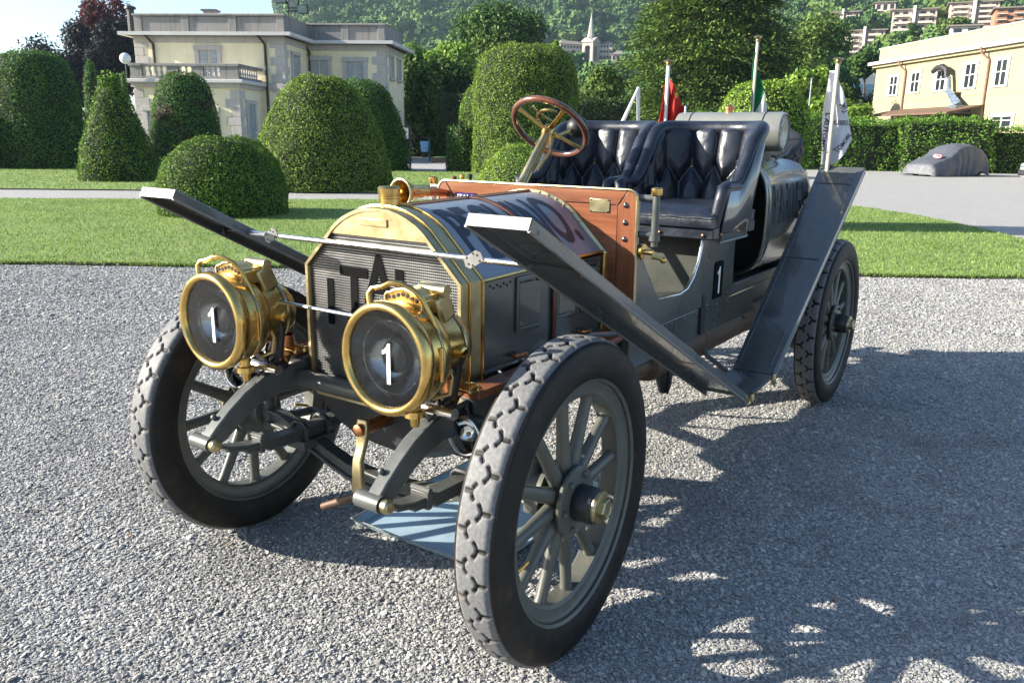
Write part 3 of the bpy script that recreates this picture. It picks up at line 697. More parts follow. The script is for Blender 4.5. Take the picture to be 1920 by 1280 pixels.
def villa():
    vb, vf, vw, ve = 45.0, 48.0, 51.9, 56.8
    cx, _ = at_v(420, 200, vf); root = thing('villa', 'cream two-storey villa with stone quoins, grey parapet and balustraded balcony', 'villa', W(cx, vf, 0), HEAD - .09)
    X = lambda px, py, v: at_v(px, py, v)[0] - cx
    Zf = lambda py, v, px=400: at_v(px, py, v)[1]
    Y = lambda v: v - vf
    zt = Zf(80, vf); zc = Zf(64, vf); zp0 = Zf(60, vf); zp = Zf(25, vf)
    xl = X(247, 100, vf); xr = X(536, 100, vf); wr = X(716, 120, vw); bl = X(243, 180, vb) + .4; br = X(462, 200, vb)
    zs = Zf(152, vb); zslab = Zf(147, vb)
    MB().span((xl, 0, 0), (xr, 9, zt)).build('wall', M_YEL, root, smooth=False)
    MB().span((xr - .5, Y(vw), 0), (wr, Y(ve), zt - .006)).build('wall', M_YEL, root, smooth=False)
    MB().span((bl, Y(vb), 0), (br, .4, zs - .35)).build('wall', M_YEL, root, smooth=False)
    # frieze, cornice, gutter, parapet
    def crown(x0, x1, y0, y1, dz, label=None):
        MB().span((x0 - .05, y0 - .05, zt - .02 - dz), (x1 + .05, y1 + .05, zt + .38 - dz)).build('frieze', M_STN, root, smooth=False)
        MB().span((x0 - .32, y0 - .32, zt + .38 - dz), (x1 + .32, y1 + .32, zc - .12 - dz)).build('cornice', M_STN, root, smooth=False)
        MB().span((x0 - .62, y0 - .62, zc - .12 - dz), (x1 + .62, y1 + .62, zc + .06 - dz)).build('gutter', M_WHT, root, smooth=False)
    crown(xl, xr, 0, 9, 0); crown(xr - .3, wr, Y(vw), Y(ve), .004)
    def parapet(x0, x1, y, n, side_y):
        seg = (x1 - x0) / n
        for i in range(n):
            MB().span((x0 + i * seg + .22, y + .06, zc + .06), (x0 + (i + 1) * seg - .22, y + .32, zp - .14)).build('parapet_panel', M_PARA, root, smooth=False, bevel=.02)
        for i in range(n + 1):
            MB().span((x0 + i * seg - .222, y, zc + .058), (x0 + i * seg + .222, y + .42, zp - .12)).build('parapet_post', M_PARA, root, smooth=False, bevel=.02)
        MB().span((x0 - .3, y - .06, zp - .12), (x1 + .3, y + .46, zp)).build('parapet_coping', M_PARA, root, smooth=False, bevel=.03)
        MB().span((x1 - .28, y + .47, zc + .06), (x1 + .2, side_y, zp - .03)).build('parapet_panel', M_PARA, root, smooth=False)
        MB().span((x0 - .2, y + .47, zc + .06), (x0 + .2, side_y, zp - .03)).build('parapet_panel', M_PARA, root, smooth=False)
    parapet(xl + .2, xr - .2, .15, 3, 8.5); parapet(xr + .1, wr - .25, Y(vw) + .15, 2, Y(ve) - .3)
    MB().span((xl + .5, .7, zc + .0), (xr - .5, 8.4, zc + .12)).build('roof', M_STN, root, smooth=False)
    MB().span((xr - .5, Y(vw) + .7, zc + .0), (wr - .6, Y(ve) - .4, zc + .116)).build('roof', M_STN, root, smooth=False)
    # quoins: long and short blocks up the corners
    def quoin(x, y, z0, z1, sx, sy):
        h = .46; k = 0; z = z0
        while z < z1 - .1:
            w = .78 if k % 2 == 0 else .50; hh = min(h, z1 - z) - .025; m = MB()
            m.span((x - sx * w, y + sy * .0 - sy * .035, z), (x + sx * .035, y + sy * (1.22 - w), z + hh)); m.build('quoin', M_STN, root, smooth=False, bevel=.015); z += h; k += 1
    quoin(xr, 0, zs + .1, zt - .02, 1, 1); quoin(xl, 0, zs + .1, zt - .02, -1, 1); quoin(wr, Y(vw), 0, zt - .02, 1, 1)
    quoin(br, Y(vb), 0, zs - .36, 1, 1); quoin(xr, 0, 0, zs - .3, 1, 1); quoin(bl, Y(vb), 0, zs - .36, -1, 1)
    MB().span((xr - .03, -.06, zs - .28), (xr + .08, Y(vw) - .02, zs + .08)).build('belt_course', M_STN, root, smooth=False)
    MB().span((br + .02, -.08, zs - .281), (xr + .081, .02, zs + .079)).build('belt_course', M_STN, root, smooth=False)
    MB().span((xr - .2, Y(vw) - .07, zs - .28), (wr + .07, Y(vw) + .03, zs + .08)).build('belt_course', M_STN, root, smooth=False)
    # balcony over the bay
    MB().span((bl - .12, Y(vb) - .12, zs - .35), (br + .12, .1, zs - .12)).build('balcony_frieze', M_STN, root, smooth=False)
    MB().span((bl - .38, Y(vb) - .38, zs - .12), (br + .38, .15, zs + .06)).build('balcony_slab', M_WHT, root, smooth=False, bevel=.03)
    zr = Zf(120, vb); y0 = Y(vb) - .12; h0 = zs + .06
    MB().span((bl - .1, y0 - .02, h0), (br + .1, y0 + .24, h0 + .16)).build('balustrade_plinth', M_PARA, root, smooth=False)
    MB().span((br - .16, y0 + .245, h0), (br + .1, -.02, h0 + .16)).build('balustrade_plinth', M_PARA, root, smooth=False)
    MB().span((bl - .15, y0 - .06, zr - .15), (br + .15, y0 + .28, zr)).build('balustrade_rail', M_PARA, root, smooth=False, bevel=.02)
    MB().span((br - .2, y0 + .285, zr - .15), (br + .15, -.02, zr - .002)).build('balustrade_rail', M_PARA, root, smooth=False, bevel=.02)
    bh = zr - .15 - h0 - .16; base = h0 + .16
    bal = MB().lathe([(.075, 0), (.075, .06), (.05, .08), (.085, bh * .28), (.09, bh * .36), (.05, bh * .62), (.045, bh * .8), (.075, bh - .07), (.075, bh)], seg=8).mesh('baluster')
    bal.materials.append(M_STN)
    W_ = br - bl; posts = [0, .11, .36, .42, .63, .69, .80, .93, 1.0]
    for a, b in ((0, .085), (.36, .43), (.60, .67), (.86, 1.0)):
        MB().span((bl - .08 + a * W_, y0, base), (bl + .06 + b * W_, y0 + .22, zr - .152)).build('balustrade_pier', M_PARA, root, smooth=False)
    for a, b in ((.085, .36), (.43, .60), (.67, .86)):
        n = max(3, int((b - a) * W_ / .27))
        for i in range(n): link('baluster', bal, root, None, (bl + (a + (b - a) * (i + .5) / n) * W_, y0 + .11, base))
    for i in range(8): link('baluster', bal, root, None, (br - .03, y0 + .5 + i * .30, base))
    # windows
    def window(x0, x1, z0, z1, y, fr=.24, axis='y', top=True, shut=True):
        m = MB(); P = (lambda a, b, c, d, e, f: m.span((a, b, c), (d, e, f))) if axis == 'y' else (lambda a, b, c, d, e, f: m.span((y + (y - b), a, c), (y + (y - e), d, f)))
        P(x0, y - .10, z0, x0 + fr, y + .05, z1 - fr); P(x1 - fr, y - .10, z0, x1, y + .05, z1 - fr); P(x0 - .05, y - .13, z1 - fr, x1 + .05, y + .05, z1)
        if top: P(x0 - .1, y - .16, z0 - .14, x1 + .1, y + .05, z0)
        w = m.build('window', M_STN, root, smooth=False, bevel=.012)
        xm = (x0 + x1) / 2; a0, a1 = x0 + fr, x1 - fr
        for s0, s1 in ((a0, xm - .03), (xm + .03, a1)):
            m = MB(); n = max(4, int((z1 - fr - z0) / .16)); dz = (z1 - fr - z0) / n
            def Q(a, b, c, d, e, f):
                if axis == 'y': m.span((a, b, c), (d, e, f))
                else: m.span((y + (y - b), a, c), (y + (y - e), d, f))
            Q(s0, y - .03, z0, s1, y + .02, z1 - fr)
            for i in range(n): Q(s0 + .05, y - .05, z0 + i * dz + .03, s1 - .05, y - .032, z0 + (i + 1) * dz - .03)
            m.build('shutter', M_SHUT, w, smooth=False)
    def wpx(l, t, r, b, v, y): window(X(l, t, v), X(r, t, v), Zf(b, v), Zf(t, v), y)
    wpx(363, 86, 414, 149, vf, 0.0)
    wpx(568, 104, 614, 150, vw, Y(vw)); wpx(636, 106, 682, 152, vw, Y(vw))
    wpx(273, 201, 300, 300, vb, Y(vb)); wpx(398, 201, 421, 300, vb, Y(vb)); wpx(335, 201, 360, 300, vb, Y(vb))
    window(1.0, 2.4, Zf(145, vf + 1.5), Zf(96, vf + 1.5), xr, .2, 'x'); window(-2.3, -1.0, .4, Zf(187, vb + 1), br, .2, 'x')
    window(Y(vw) + 1.0, Y(vw) + 2.0, Zf(150, ve), Zf(110, ve), wr, .15, 'x'); window(Y(vw) + 3.0, Y(vw) + 4.0, Zf(150, ve), Zf(110, ve), wr, .15, 'x')
    # downpipes
    def pipe(x, y, z0, z1):
        MB().tube([(x - .25, y - .5, zc - .1), (x - .2, y - .45, zt + .3), (x, y - .08, zt - .1), (x, y - .08, z0)], .075, 8).build('downpipe', M_PIPE, root)
    pipe(X(284, 100, vf), 0, zs + .1, 0); pipe(X(501, 100, vf), 0, .1, 0); pipe(xr + .14, Y(vw), .1, 0)
    # globe lamp on the balcony corner
    lamp = thing('globe_lamp', 'white globe lamp at the left corner of the villa balcony', 'lamp', W(cx + bl - .35, vb - .2, zs + .06), HEAD)
    MB().cyl((0, 0, 0), (0, 0, .75), .035, 8).build('post', M_DARK, lamp)
    MB().sphere((0, 0, .98), .28).build('globe', pmat('opal_glass', (.8, .8, .8), .25), lamp)
    # flood lights and chimneys on the roof
    fl = thing('floodlight_rack', 'rack of three dark floodlights on the villa roof corner', 'floodlight', W(cx + X(530, 25, vf), vf + 1.2, zc + .12), HEAD)
    MB().cyl((0, 0, 0), (0, 0, zp - zc + .7), .05, 8).build('pole', M_DARK, fl)
    for i, (a, b) in enumerate(((-.35, .95), (.35, .70), (.85, .42))):
        m = MB(); m.box((a, -.1, zp - zc - .12 + b), (.62, .14, .5), Matrix.Rotation(.25, 3, 'X')); l = m.build('lamp_head', M_DARK, fl, smooth=False, bevel=.02)
        m = MB(); m.box((a, -.185, zp - zc - .12 + b), (.52, .03, .4), Matrix.Rotation(.25, 3, 'X')); m.build('lens', M_TIN, l, smooth=False)
    MB().span((-.15, -.06, zp - zc + .15), (1.0, .06, zp - zc + .23)).build('crossbar', M_DARK, fl, smooth=False)
    ch = thing('chimney', 'low square stone chimney on the villa roof', 'chimney', W(cx + X(395, 22, vf + 3), vf + 3, zc + .12), HEAD)
    MB().span((-.35, -.3, 0), (.35, .3, zp - zc + .35)).build('stack', M_STN, ch, smooth=False, bevel=.02); MB().span((-.45, -.4, zp - zc + .352), (.45, .4, zp - zc + .45)).build('cap', M_PARA, ch, smooth=False)
    ch = thing('roof_vent', 'small dark roof vent at the left end of the villa roof', 'vent', W(cx + X(258, 15, vf + 3), vf + 2, zc + .12), HEAD)
    MB().cyl((0, 0, 0), (0, 0, zp - zc + .3), .2, 10).build('pipe', M_DARK, ch); MB().lathe([(.32, 0), (.3, .12), (.02, .22)], (0, 0, zp - zc + .3), seg=12).build('hood', M_DARK, ch)
villa()

def yellow_building():
    c0 = np.array(at_v(1648, 93, 65.0)[:1] + (65.0,)); d = np.array([-(808 - 960) / FPX, -1.0]); d /= np.linalg.norm(d)
    ang = math.atan2(d[1], d[0]); root = thing('yellow_building', 'long pale yellow two-storey building with flat parapet and white framed windows', 'building', W(c0[0], c0[1], 0), HEAD + ang)
    nrm = np.array([-d[1], d[0]])
    def wp(px, py):
        q = ray(px, py); ru = q[0] * HR[0] + q[1] * HR[1]; rv = q[0] * HF[0] + q[1] * HF[1]
        t = (c0 @ nrm) / (ru * nrm[0] + rv * nrm[1]); p = np.array([ru, rv]) * t
        return float((p - c0) @ d), float(CAM[2] + t * q[2])
    zp = wp(1660, 91)[1]; zc = wp(1660, 121)[1]; L_ = 30.0
    MB().span((0, 0, 0), (L_, 11, zc - .2)).build('wall', M_YEL2, root, smooth=False)
    MB().span((.0, .12, zc + .22), (L_, 10.8, zp)).build('parapet', M_YEL2, root, smooth=False)
    MB().span((-.06, .06, zp), (L_, 11, zp + .08)).build('coping', M_STN, root, smooth=False)
    MB().span((-.25, -.25, zc - .2), (L_, 11.2, zc - .02)).build('cornice', M_YEL2, root, smooth=False, bevel=.04)
    MB().span((-.5, -.5, zc - .018), (L_, 11.4, zc + .22)).build('gutter', M_WHT, root, smooth=False, bevel=.05)
    zb = wp(1700, 188)[1]; MB().span((-.02, -.025, zb), (L_, .02, zb + .1)).build('string_course', M_YEL2, root, smooth=False)
    for (l, t, r, b) in ((1668, 141, 1688, 181), (1708, 134, 1730, 176), (1755, 129, 1780, 173), (1809, 117, 1837, 168), (1867, 109, 1897, 164), (1857, 214, 1904, 241)):
        s0, z1 = wp(l, t); s1, z1b = wp(r, t); _, z0 = wp(l, b); z1 = max(z1, .0)
        f = .18; m = MB()
        for a in ((s0, z0 + f * .6, s0 + f, z1 - f), (s1 - f, z0 + f * .6, s1, z1 - f)): m.span((a[0], -.07, a[1]), (a[2], .03, a[3]))
        m.span((s0 - .03, -.075, z1 - f), (s1 + .03, .03, z1)); m.span((s0 - .03, -.09, z0), (s1 + .03, .03, z0 + f * .6)); w = m.build('window', M_WHT, root, smooth=False)
        MB().span((s0 + f, -.015, z0 + f * .6), (s1 - f, .02, z1 - f)).build('pane', M_GLS, w, smooth=False)
        m = MB(); sm = (s0 + s1) / 2
        for x in (s0 + f, sm - .05, s1 - f - .1): m.span((x, -.04, z0 + f * .6), (x + .1, -.016, z1 - f))
        m.span((s0 + f, -.038, (z0 + z1) / 2), (s1 - f, -.017, (z0 + z1) / 2 + .06)); m.build('sash', M_WHT, w, smooth=False)
    for px, top in ((1696, 128), (1849, 95)):
        s, _ = wp(px, 170)
        MB().tube([(s - .3, -.55, zc + .05), (s - .25, -.45, zc - .3), (s, -.09, zc - .7), (s, -.09, 0)], .07, 8).build('downpipe', pmat('red_downpipe', (.25, .14, .11), .5), root)
    # kitchen duct: curved hood, shaft, slanted foot
    s0, z0 = wp(1793, 128); sA, zA = wp(1790, 172); sB, zB = wp(1812, 199)
    duct = thing('kitchen_duct', 'bent metal kitchen duct climbing the yellow wall', 'duct', root.location, HEAD + ang)
    m = MB(); pts = [(s0 - 1.7, -.5, z0 - .12), (s0 - 1.3, -.5, z0 + .08), (s0 - .7, -.5, z0 + .12), (s0 - .2, -.5, z0 - .08), (s0 - .05, -.5, z0 - .6)]
    m.tube(pts, [.15, .19, .20, .19, .17], 10); m.build('hood', M_DARK, duct)
    m = MB(); m.tube([(s0 - .05, -.45, z0 - .55), (sA, -.45, zA)], .17, 10); m.tube([(sA, -.45, zA + .05), (sB, -.55, zB)], [.2, .34], 4); m.build('shaft', M_TIN, duct)
    MB().span((sB - .4, -.95, zB - .4), (sB + .4, -.02, zB + .03)).build('fan_box', M_TIN, duct, smooth=False)
    MB().span((s0 + .3, -.5, z0 - 1.6), (s0 + .9, 0, z0 - 1.5)).build('bracket', M_YEL2, duct, smooth=False)
    # awning
    aw = thing('lean_to_awning', 'brown sloping awning roof against the yellow wall above the hedge', 'awning', root.location, HEAD + ang)
    sL, zL = wp(1680, 226); sR, zR = wp(1845, 209); zR += .35; m = MB()
    m.add([(sL, -2.4, zR - .42), (sR, -2.4, zR - .42), (sR, -.02, zR + .05), (sL, -.02, zR + .05), (sL, -2.4, zR - .52), (sR, -2.4, zR - .52), (sR, -.02, zR - .07), (sL, -.02, zR - .07)], [(0, 1, 2, 3), (7, 6, 5, 4), (0, 4, 5, 1), (1, 5, 6, 2), (2, 6, 7, 3), (3, 7, 4, 0)])
    m.build('roof_sheet', M_RUST, aw, smooth=False)
    for s in np.linspace(sL + .3, sR - .3, 4): MB().span((s - .05, -2.3, 0), (s + .05, -2.2, zR - .51)).build('post', M_DARK, aw, smooth=False)
    sw, zw = wp(1812, 225)
    m = MB(); m.span((sR - 5, -.06, 0), (sR - .4, -.03, zR - .5)); m.build('awning_shade_panel', M_DARK, aw, smooth=False)  # dark sheet standing in for the shade beneath the awning
yellow_building()

# ---- far buildings on the hill
M_CONC = wallmat('flats_concrete', (.52, .43, .36), amt=.1)
M_PINK = wallmat('flats_pink', (.42, .27, .21), amt=.1)
M_ORNG = wallmat('flats_orange', (.36, .17, .10), amt=.1)
M_SLAB = pmat('balcony_white', (.56, .54, .51), .8)
M_FROOF = pmat('flat_roof', (.20, .17, .15), .9)
M_TILE = pmat('red_tile', (.36, .15, .09), .9, bump=.3, bs=4)
def flats(l, m_, r, top, bot, v, floors, label, front=M_CONC, side=M_PINK, rot=.42, bays=5, white_stair=True):
    u0, z1 = at_v(l, top, v); um, _ = at_v(m_, top, v); ur, _ = at_v(r, top, v); _, z0 = at_v(l, bot, v)
    w = (um - u0) / math.cos(rot); dp = max(5.0, (ur - um) / max(.2, math.sin(rot)))
    root = thing('apartment_block', label, 'apartment block', W(um, v, z0), HEAD - rot, 'blocks of flats on the hillside')   # origin: near corner
    H = z1 - z0; CLEAR.append((um - w * .4, v + dp * .3, max(w, dp) * .62)); CLEAR.append((um - w * .35 * math.cos(rot), v - 14, max(w, dp) * .5))
    MB().span((-w, 0, -14), (0, dp, H)).build('wall', front, root, smooth=False)
    MB().span((.02, .02, -14), (.12, dp - .02, H - .02)).build('side_wall', side, root, smooth=False)
    MB().span((-w - .8, -.9, H), (.9, dp + .6, H + .4)).build('roof', M_FROOF, root, smooth=False)
    fh = H / floors; bw = w / bays
    for f in range(floors):
        for b in range(bays):
            x0 = -w + b * bw
            MB().span((x0 + bw * .22, -.06, f * fh + .5), (x0 + bw * .78, .02, f * fh + fh * .78)).build('window', M_GLS, root, smooth=False)
        z = f * fh
        for (a, b) in ((.06, .38), (.60, .92)):
            MB().span((-w + w * a, -1.5, z), (-w + w * b, -.02, z + .18)).build('balcony_slab', M_SLAB, root, smooth=False)
            MB().span((-w + w * a, -1.5, z + .182), (-w + w * b, -1.38, z + .72)).build('balcony_front', front, root, smooth=False)
        for k in range(2): MB().span((.10, dp * (.25 + .4 * k), z + .9), (.16, dp * (.25 + .4 * k) + 1.2, z + fh * .8)).build('window', M_GLS, root, smooth=False)
    if white_stair: MB().span((-w * .54, -1.7, -10), (-w * .47, .0, H + 1.2)).build('stair_fin', M_SLAB, root, smooth=False)
    return root
flats(1560, 1612, 1630, 22, 62, 330, 4, 'highest pale block of flats with long white balconies, above the stepped block')
flats(1596, 1660, 1690, 56, 108, 285, 5, 'stepped pale block of flats with a white stair fin and pink side')
flats(1688, 1758, 1792, 16, 82, 300, 5, 'pink sided block of flats standing behind a dark conifer')
flats(1800, 1876, 1908, 2, 52, 290, 5, 'tall pale block of flats above the yellow building')
flats(1880, 1925, 1960, 14, 48, 262, 3, 'orange brick house stepping down the slope beside the tallest flats', M_ORNG, M_ORNG, white_stair=False, bays=3)
flats(1793, 1838, 1850, 48, 66, 240, 1, 'low white pavilion with a wide opening above the yellow parapet', M_SLAB, M_SLAB, white_stair=False, bays=2)
flats(1550, 1590, 1602, 92, 122, 240, 2, 'white modern house with terraces below the stepped flats', M_SLAB, M_SLAB, white_stair=False, bays=4)
flats(1488, 1548, 1560, 98, 122, 236, 2, 'low white house with a garden terrace behind the locust tree', M_SLAB, M_SLAB, white_stair=False, bays=4)
flats(1648, 1680, 1700, 4, 20, 420, 1, 'small cottage among the terraced slopes above the flats', M_CONC, M_CONC, white_stair=False, bays=3)
# low white building with a sign band
def low_white():
    v = 150; u0, z1 = at_v(1578, 140, v); u1, z0 = at_v(1650, 165, v); root = thing('garage_building', 'long low white building with a blue glazed band and red panel', 'building', W(u0, v, z0), HEAD)
    CLEAR.append(((u0 + u1) / 2, v, 11)); w = u1 - u0; H = z1 - z0
    MB().span((0, 0, -6), (w + 6, 9, H)).build('wall', M_SLAB, root, smooth=False)
    MB().span((.3, -.1, -.4), (w, .0, H * .28)).build('glazed_band', pmat('blue_glazing', (.16, .30, .42), .15), root, smooth=False)
    MB().span((-.2, -.12, H * .3), (.6, .0, H * .95)).build('red_panel', pmat('red_panel', (.5, .06, .03), .6), root, smooth=False)
    for i in range(5): MB().span((w * (.25 + .15 * i), 2, H), (w * (.25 + .15 * i) + 1.0, 3, H + 1.0)).build('roof_unit', M_SLAB, root, smooth=False)
low_white()
def church():
    v = 520; uc, zt = at_v(1108, 74, v); _, zb = at_v(1108, 128, v); z0 = zb - 6
    hw = (at_v(1124, 100, v)[0] - at_v(1093, 100, v)[0]) / 2 * .92; rot = .62
    CLEAR.append((uc, v, 26)); CLEAR.append((uc, v - 30, 26)); CLEAR.append((uc - 14, v - 10, 20)); CLEAR.append((uc - 12, v - 45, 24)); CLEAR.append((uc + 8, v - 55, 18))
    root = thing('bell_tower', 'stone bell tower with arched openings and a tall slim spire', 'bell tower', W(uc, v, z0), HEAD - rot)
    s = hw / 1.2; H = zt - z0
    t_stone = wallmat('tower_stone', (.40, .36, .32), amt=.3)
    MB().span((-s, -s, -10), (s, s, H * .45)).build('base', t_stone, root, smooth=False)
    # belfry with four corner piers and open arches
    zz = H * .45; hh = H - 2.0 - zz
    for sx in (-1, 1):
        for sy in (-1, 1): MB().span((sx * s * .98, sy * s * .98, zz), (sx * s * .5, sy * s * .5, zz + hh)).build('pier', t_stone, root, smooth=False)
    MB().span((-s * .5, -s * .5, zz), (s * .5, s * .5, zz + hh)).build('bell_chamber', M_DARK, root, smooth=False)
    for k in range(4):
        m = MB(); n = 10; rad = s * .5; pts = [(-s * .5, zz + hh)] + [(-rad * math.cos(PI * i / n), zz + hh * .72 + rad * .55 * math.sin(PI * i / n)) for i in range(n + 1)] + [(s * .5, zz + hh)]
        o = m.prism(pts, 'y', -s * .97, -s * .6).build('arch', t_stone, root, rot=(0, 0, k * PI / 2), smooth=False)
    m = MB(); e = s * 1.12; zt_ = zz + hh
    m.span((-e, -e, zt_), (e, e, zt_ + .6)); m.build('cornice', t_stone, root, smooth=False)
    for k in range(4): MB().prism([(-e, zt_ + .6), (e, zt_ + .6), (0, zt_ + 3.0)], 'y', -e, -e * .3).build('gable', t_stone, root, rot=(0, 0, k * PI / 2), smooth=False)
    zs1 = at_v(1107, 18, v)[1] - z0
    MB().lathe([(s * .62, zt_ + .5), (s * .58, zt_ + 4.5), (s * .5, zt_ + 5), (.12, zs1 - 1.5)], seg=8).build('spire', t_stone, root, smooth=False)
    m = MB(); m.span((-.12, -.12, zs1 - 1.6), (.12, .12, zs1 + .6)); m.span((-.6, -.1, zs1 - .3), (.6, .1, zs1 - .05)); m.build('cross', M_DARK, root, smooth=False)
    # seminary wings
    def wing(px0, px1, pt, pb, vv, rt, label, floors, bays):
        u0, a = at_v(px0, pt, vv); u1, b = at_v(px1, pb, vv); H2 = a - b; w = (u1 - u0) / math.cos(rt)
        r2 = thing('seminary_wing', label, 'building', W(u1, vv, b), HEAD - rt, 'seminary buildings by the bell tower')
        MB().span((-w, 0, -14), (0, 12, H2)).build('wall', M_CONC, r2, smooth=False)
        m = MB(); m.add([(-w - .6, -.8, H2), (.6, -.8, H2), (.6, 12.8, H2), (-w - .6, 12.8, H2), (-w + 3, 6, H2 + 2.6), (-3, 6, H2 + 2.6)], [(0, 1, 5, 4), (1, 2, 5), (2, 3, 4, 5), (3, 0, 4), (3, 2, 1, 0)]); m.build('roof', M_FROOF, r2, smooth=False)
        for f in range(floors):
            for i in range(bays):
                x = -w + (i + .5) * w / bays; z = (f + .3) * H2 / floors
                MB().span((x - .6, -.08, z), (x + .6, .02, z + H2 / floors * .45)).build('window', M_GLS, r2, smooth=False)
    wing(1050, 1096, 84, 126, 535, -.35, 'long white seminary wing with rows of small windows left of the bell tower', 4, 8)
    wing(1120, 1147, 82, 112, 540, .25, 'shorter seminary wing with windows right of the bell tower', 3, 5)
    wing(1148, 1182, 102, 116, 500, .1, 'low terracotta house among the trees right of the bell tower', 1, 5)
church()
u_, z_ = at_v(855, 2, 760); CLEAR.append((u_, 760, 16))
flats(840, 866, 872, -6, 6, 640, 2, 'tiny pale house high in the wood above the evergreen oak', M_CONC, M_CONC, white_stair=False, bays=3)
build_forest()
tree((1688, 32, 1732, 86), 262, 'dark conifer standing in front of the pink sided flats', 'dark', .45, 5000, 14, base=hp(125, 262) - 2, shape='cone', group='trees on the hillside')
tree((1762, 30, 1822, 70), 256, 'round green trees crown beside the tallest flats', 'green', .5, 5000, 12, base=hp(140, 256) - 2, group='trees on the hillside')

# ---- small things beyond the lawn
def litter_bin():
    u, v = G(806, 303); root = thing('litter_bin', 'pale blue litter bin hung on a green post by the far path', 'litter bin', W(u, v, 0), HEAD)
    MB().cyl((0, 0, 0), (0, 0, 1.32), .05, 10).build('post', pmat('green_post', (.03, .09, .07), .5), root)
    m = MB(); m.lathe([(.001, .55), (.20, .55), (.26, 1.15), (.24, 1.15), (.18, .6)], (-.3, -.05, 0), seg=14); m.build('basket', pmat('blue_bag', (.22, .42, .66), .5, bump=.3, bs=8), root)
    MB().span((-.5, -.25, 1.33), (.08, .2, 1.38)).build('lid', M_DARK, root, smooth=False)
litter_bin()
def notice():
    u, v = at_v(770, 300, 47)[0], 47; root = thing('notice_post', 'tall grey notice post with a small white panel by the villa corner', 'sign', W(u, v, 0), HEAD)
    z = at_v(770, 236, 47)[1]; MB().span((-.05, -.04, 0), (.05, .04, z)).build('post', M_DARK, root, smooth=False); MB().span((-.55, -.04, z - .06), (-.052, .04, z)).build('arm', M_DARK, root, smooth=False)
    MB().span((-.52, -.05, z - .7), (-.1, -.02, z - .12)).build('panel', M_SLAB, root, smooth=False)
notice()
def lamp_post():
    v = 58; u, z = at_v(1522, 148, v); root = thing('lamp_post', 'thin grey lamp post among the shrubs behind the white flag', 'lamp post', W(u, v, 0), HEAD)
    MB().cyl((0, 0, 0), (0, 0, z), .06, 10, .04).build('pole', M_TIN, root); MB().span((-.06, -.3, z), (.06, .06, z + .06)).build('lamp_head', M_TIN, root, smooth=False, bevel=.03)
lamp_post()
m = MB(); u, v = G(1653, 319); m.prism([(-.11, 0), (.11, 0), (.07, .12), (-.07, .12)], 'x', -.45, .45)
o = m.build('parking_stop', M_SLAB, None, W(u, v, 0), (0, 0, HEAD)); tag(o, 'low white concrete parking stop at the foot of the hedge', 'parking stop')

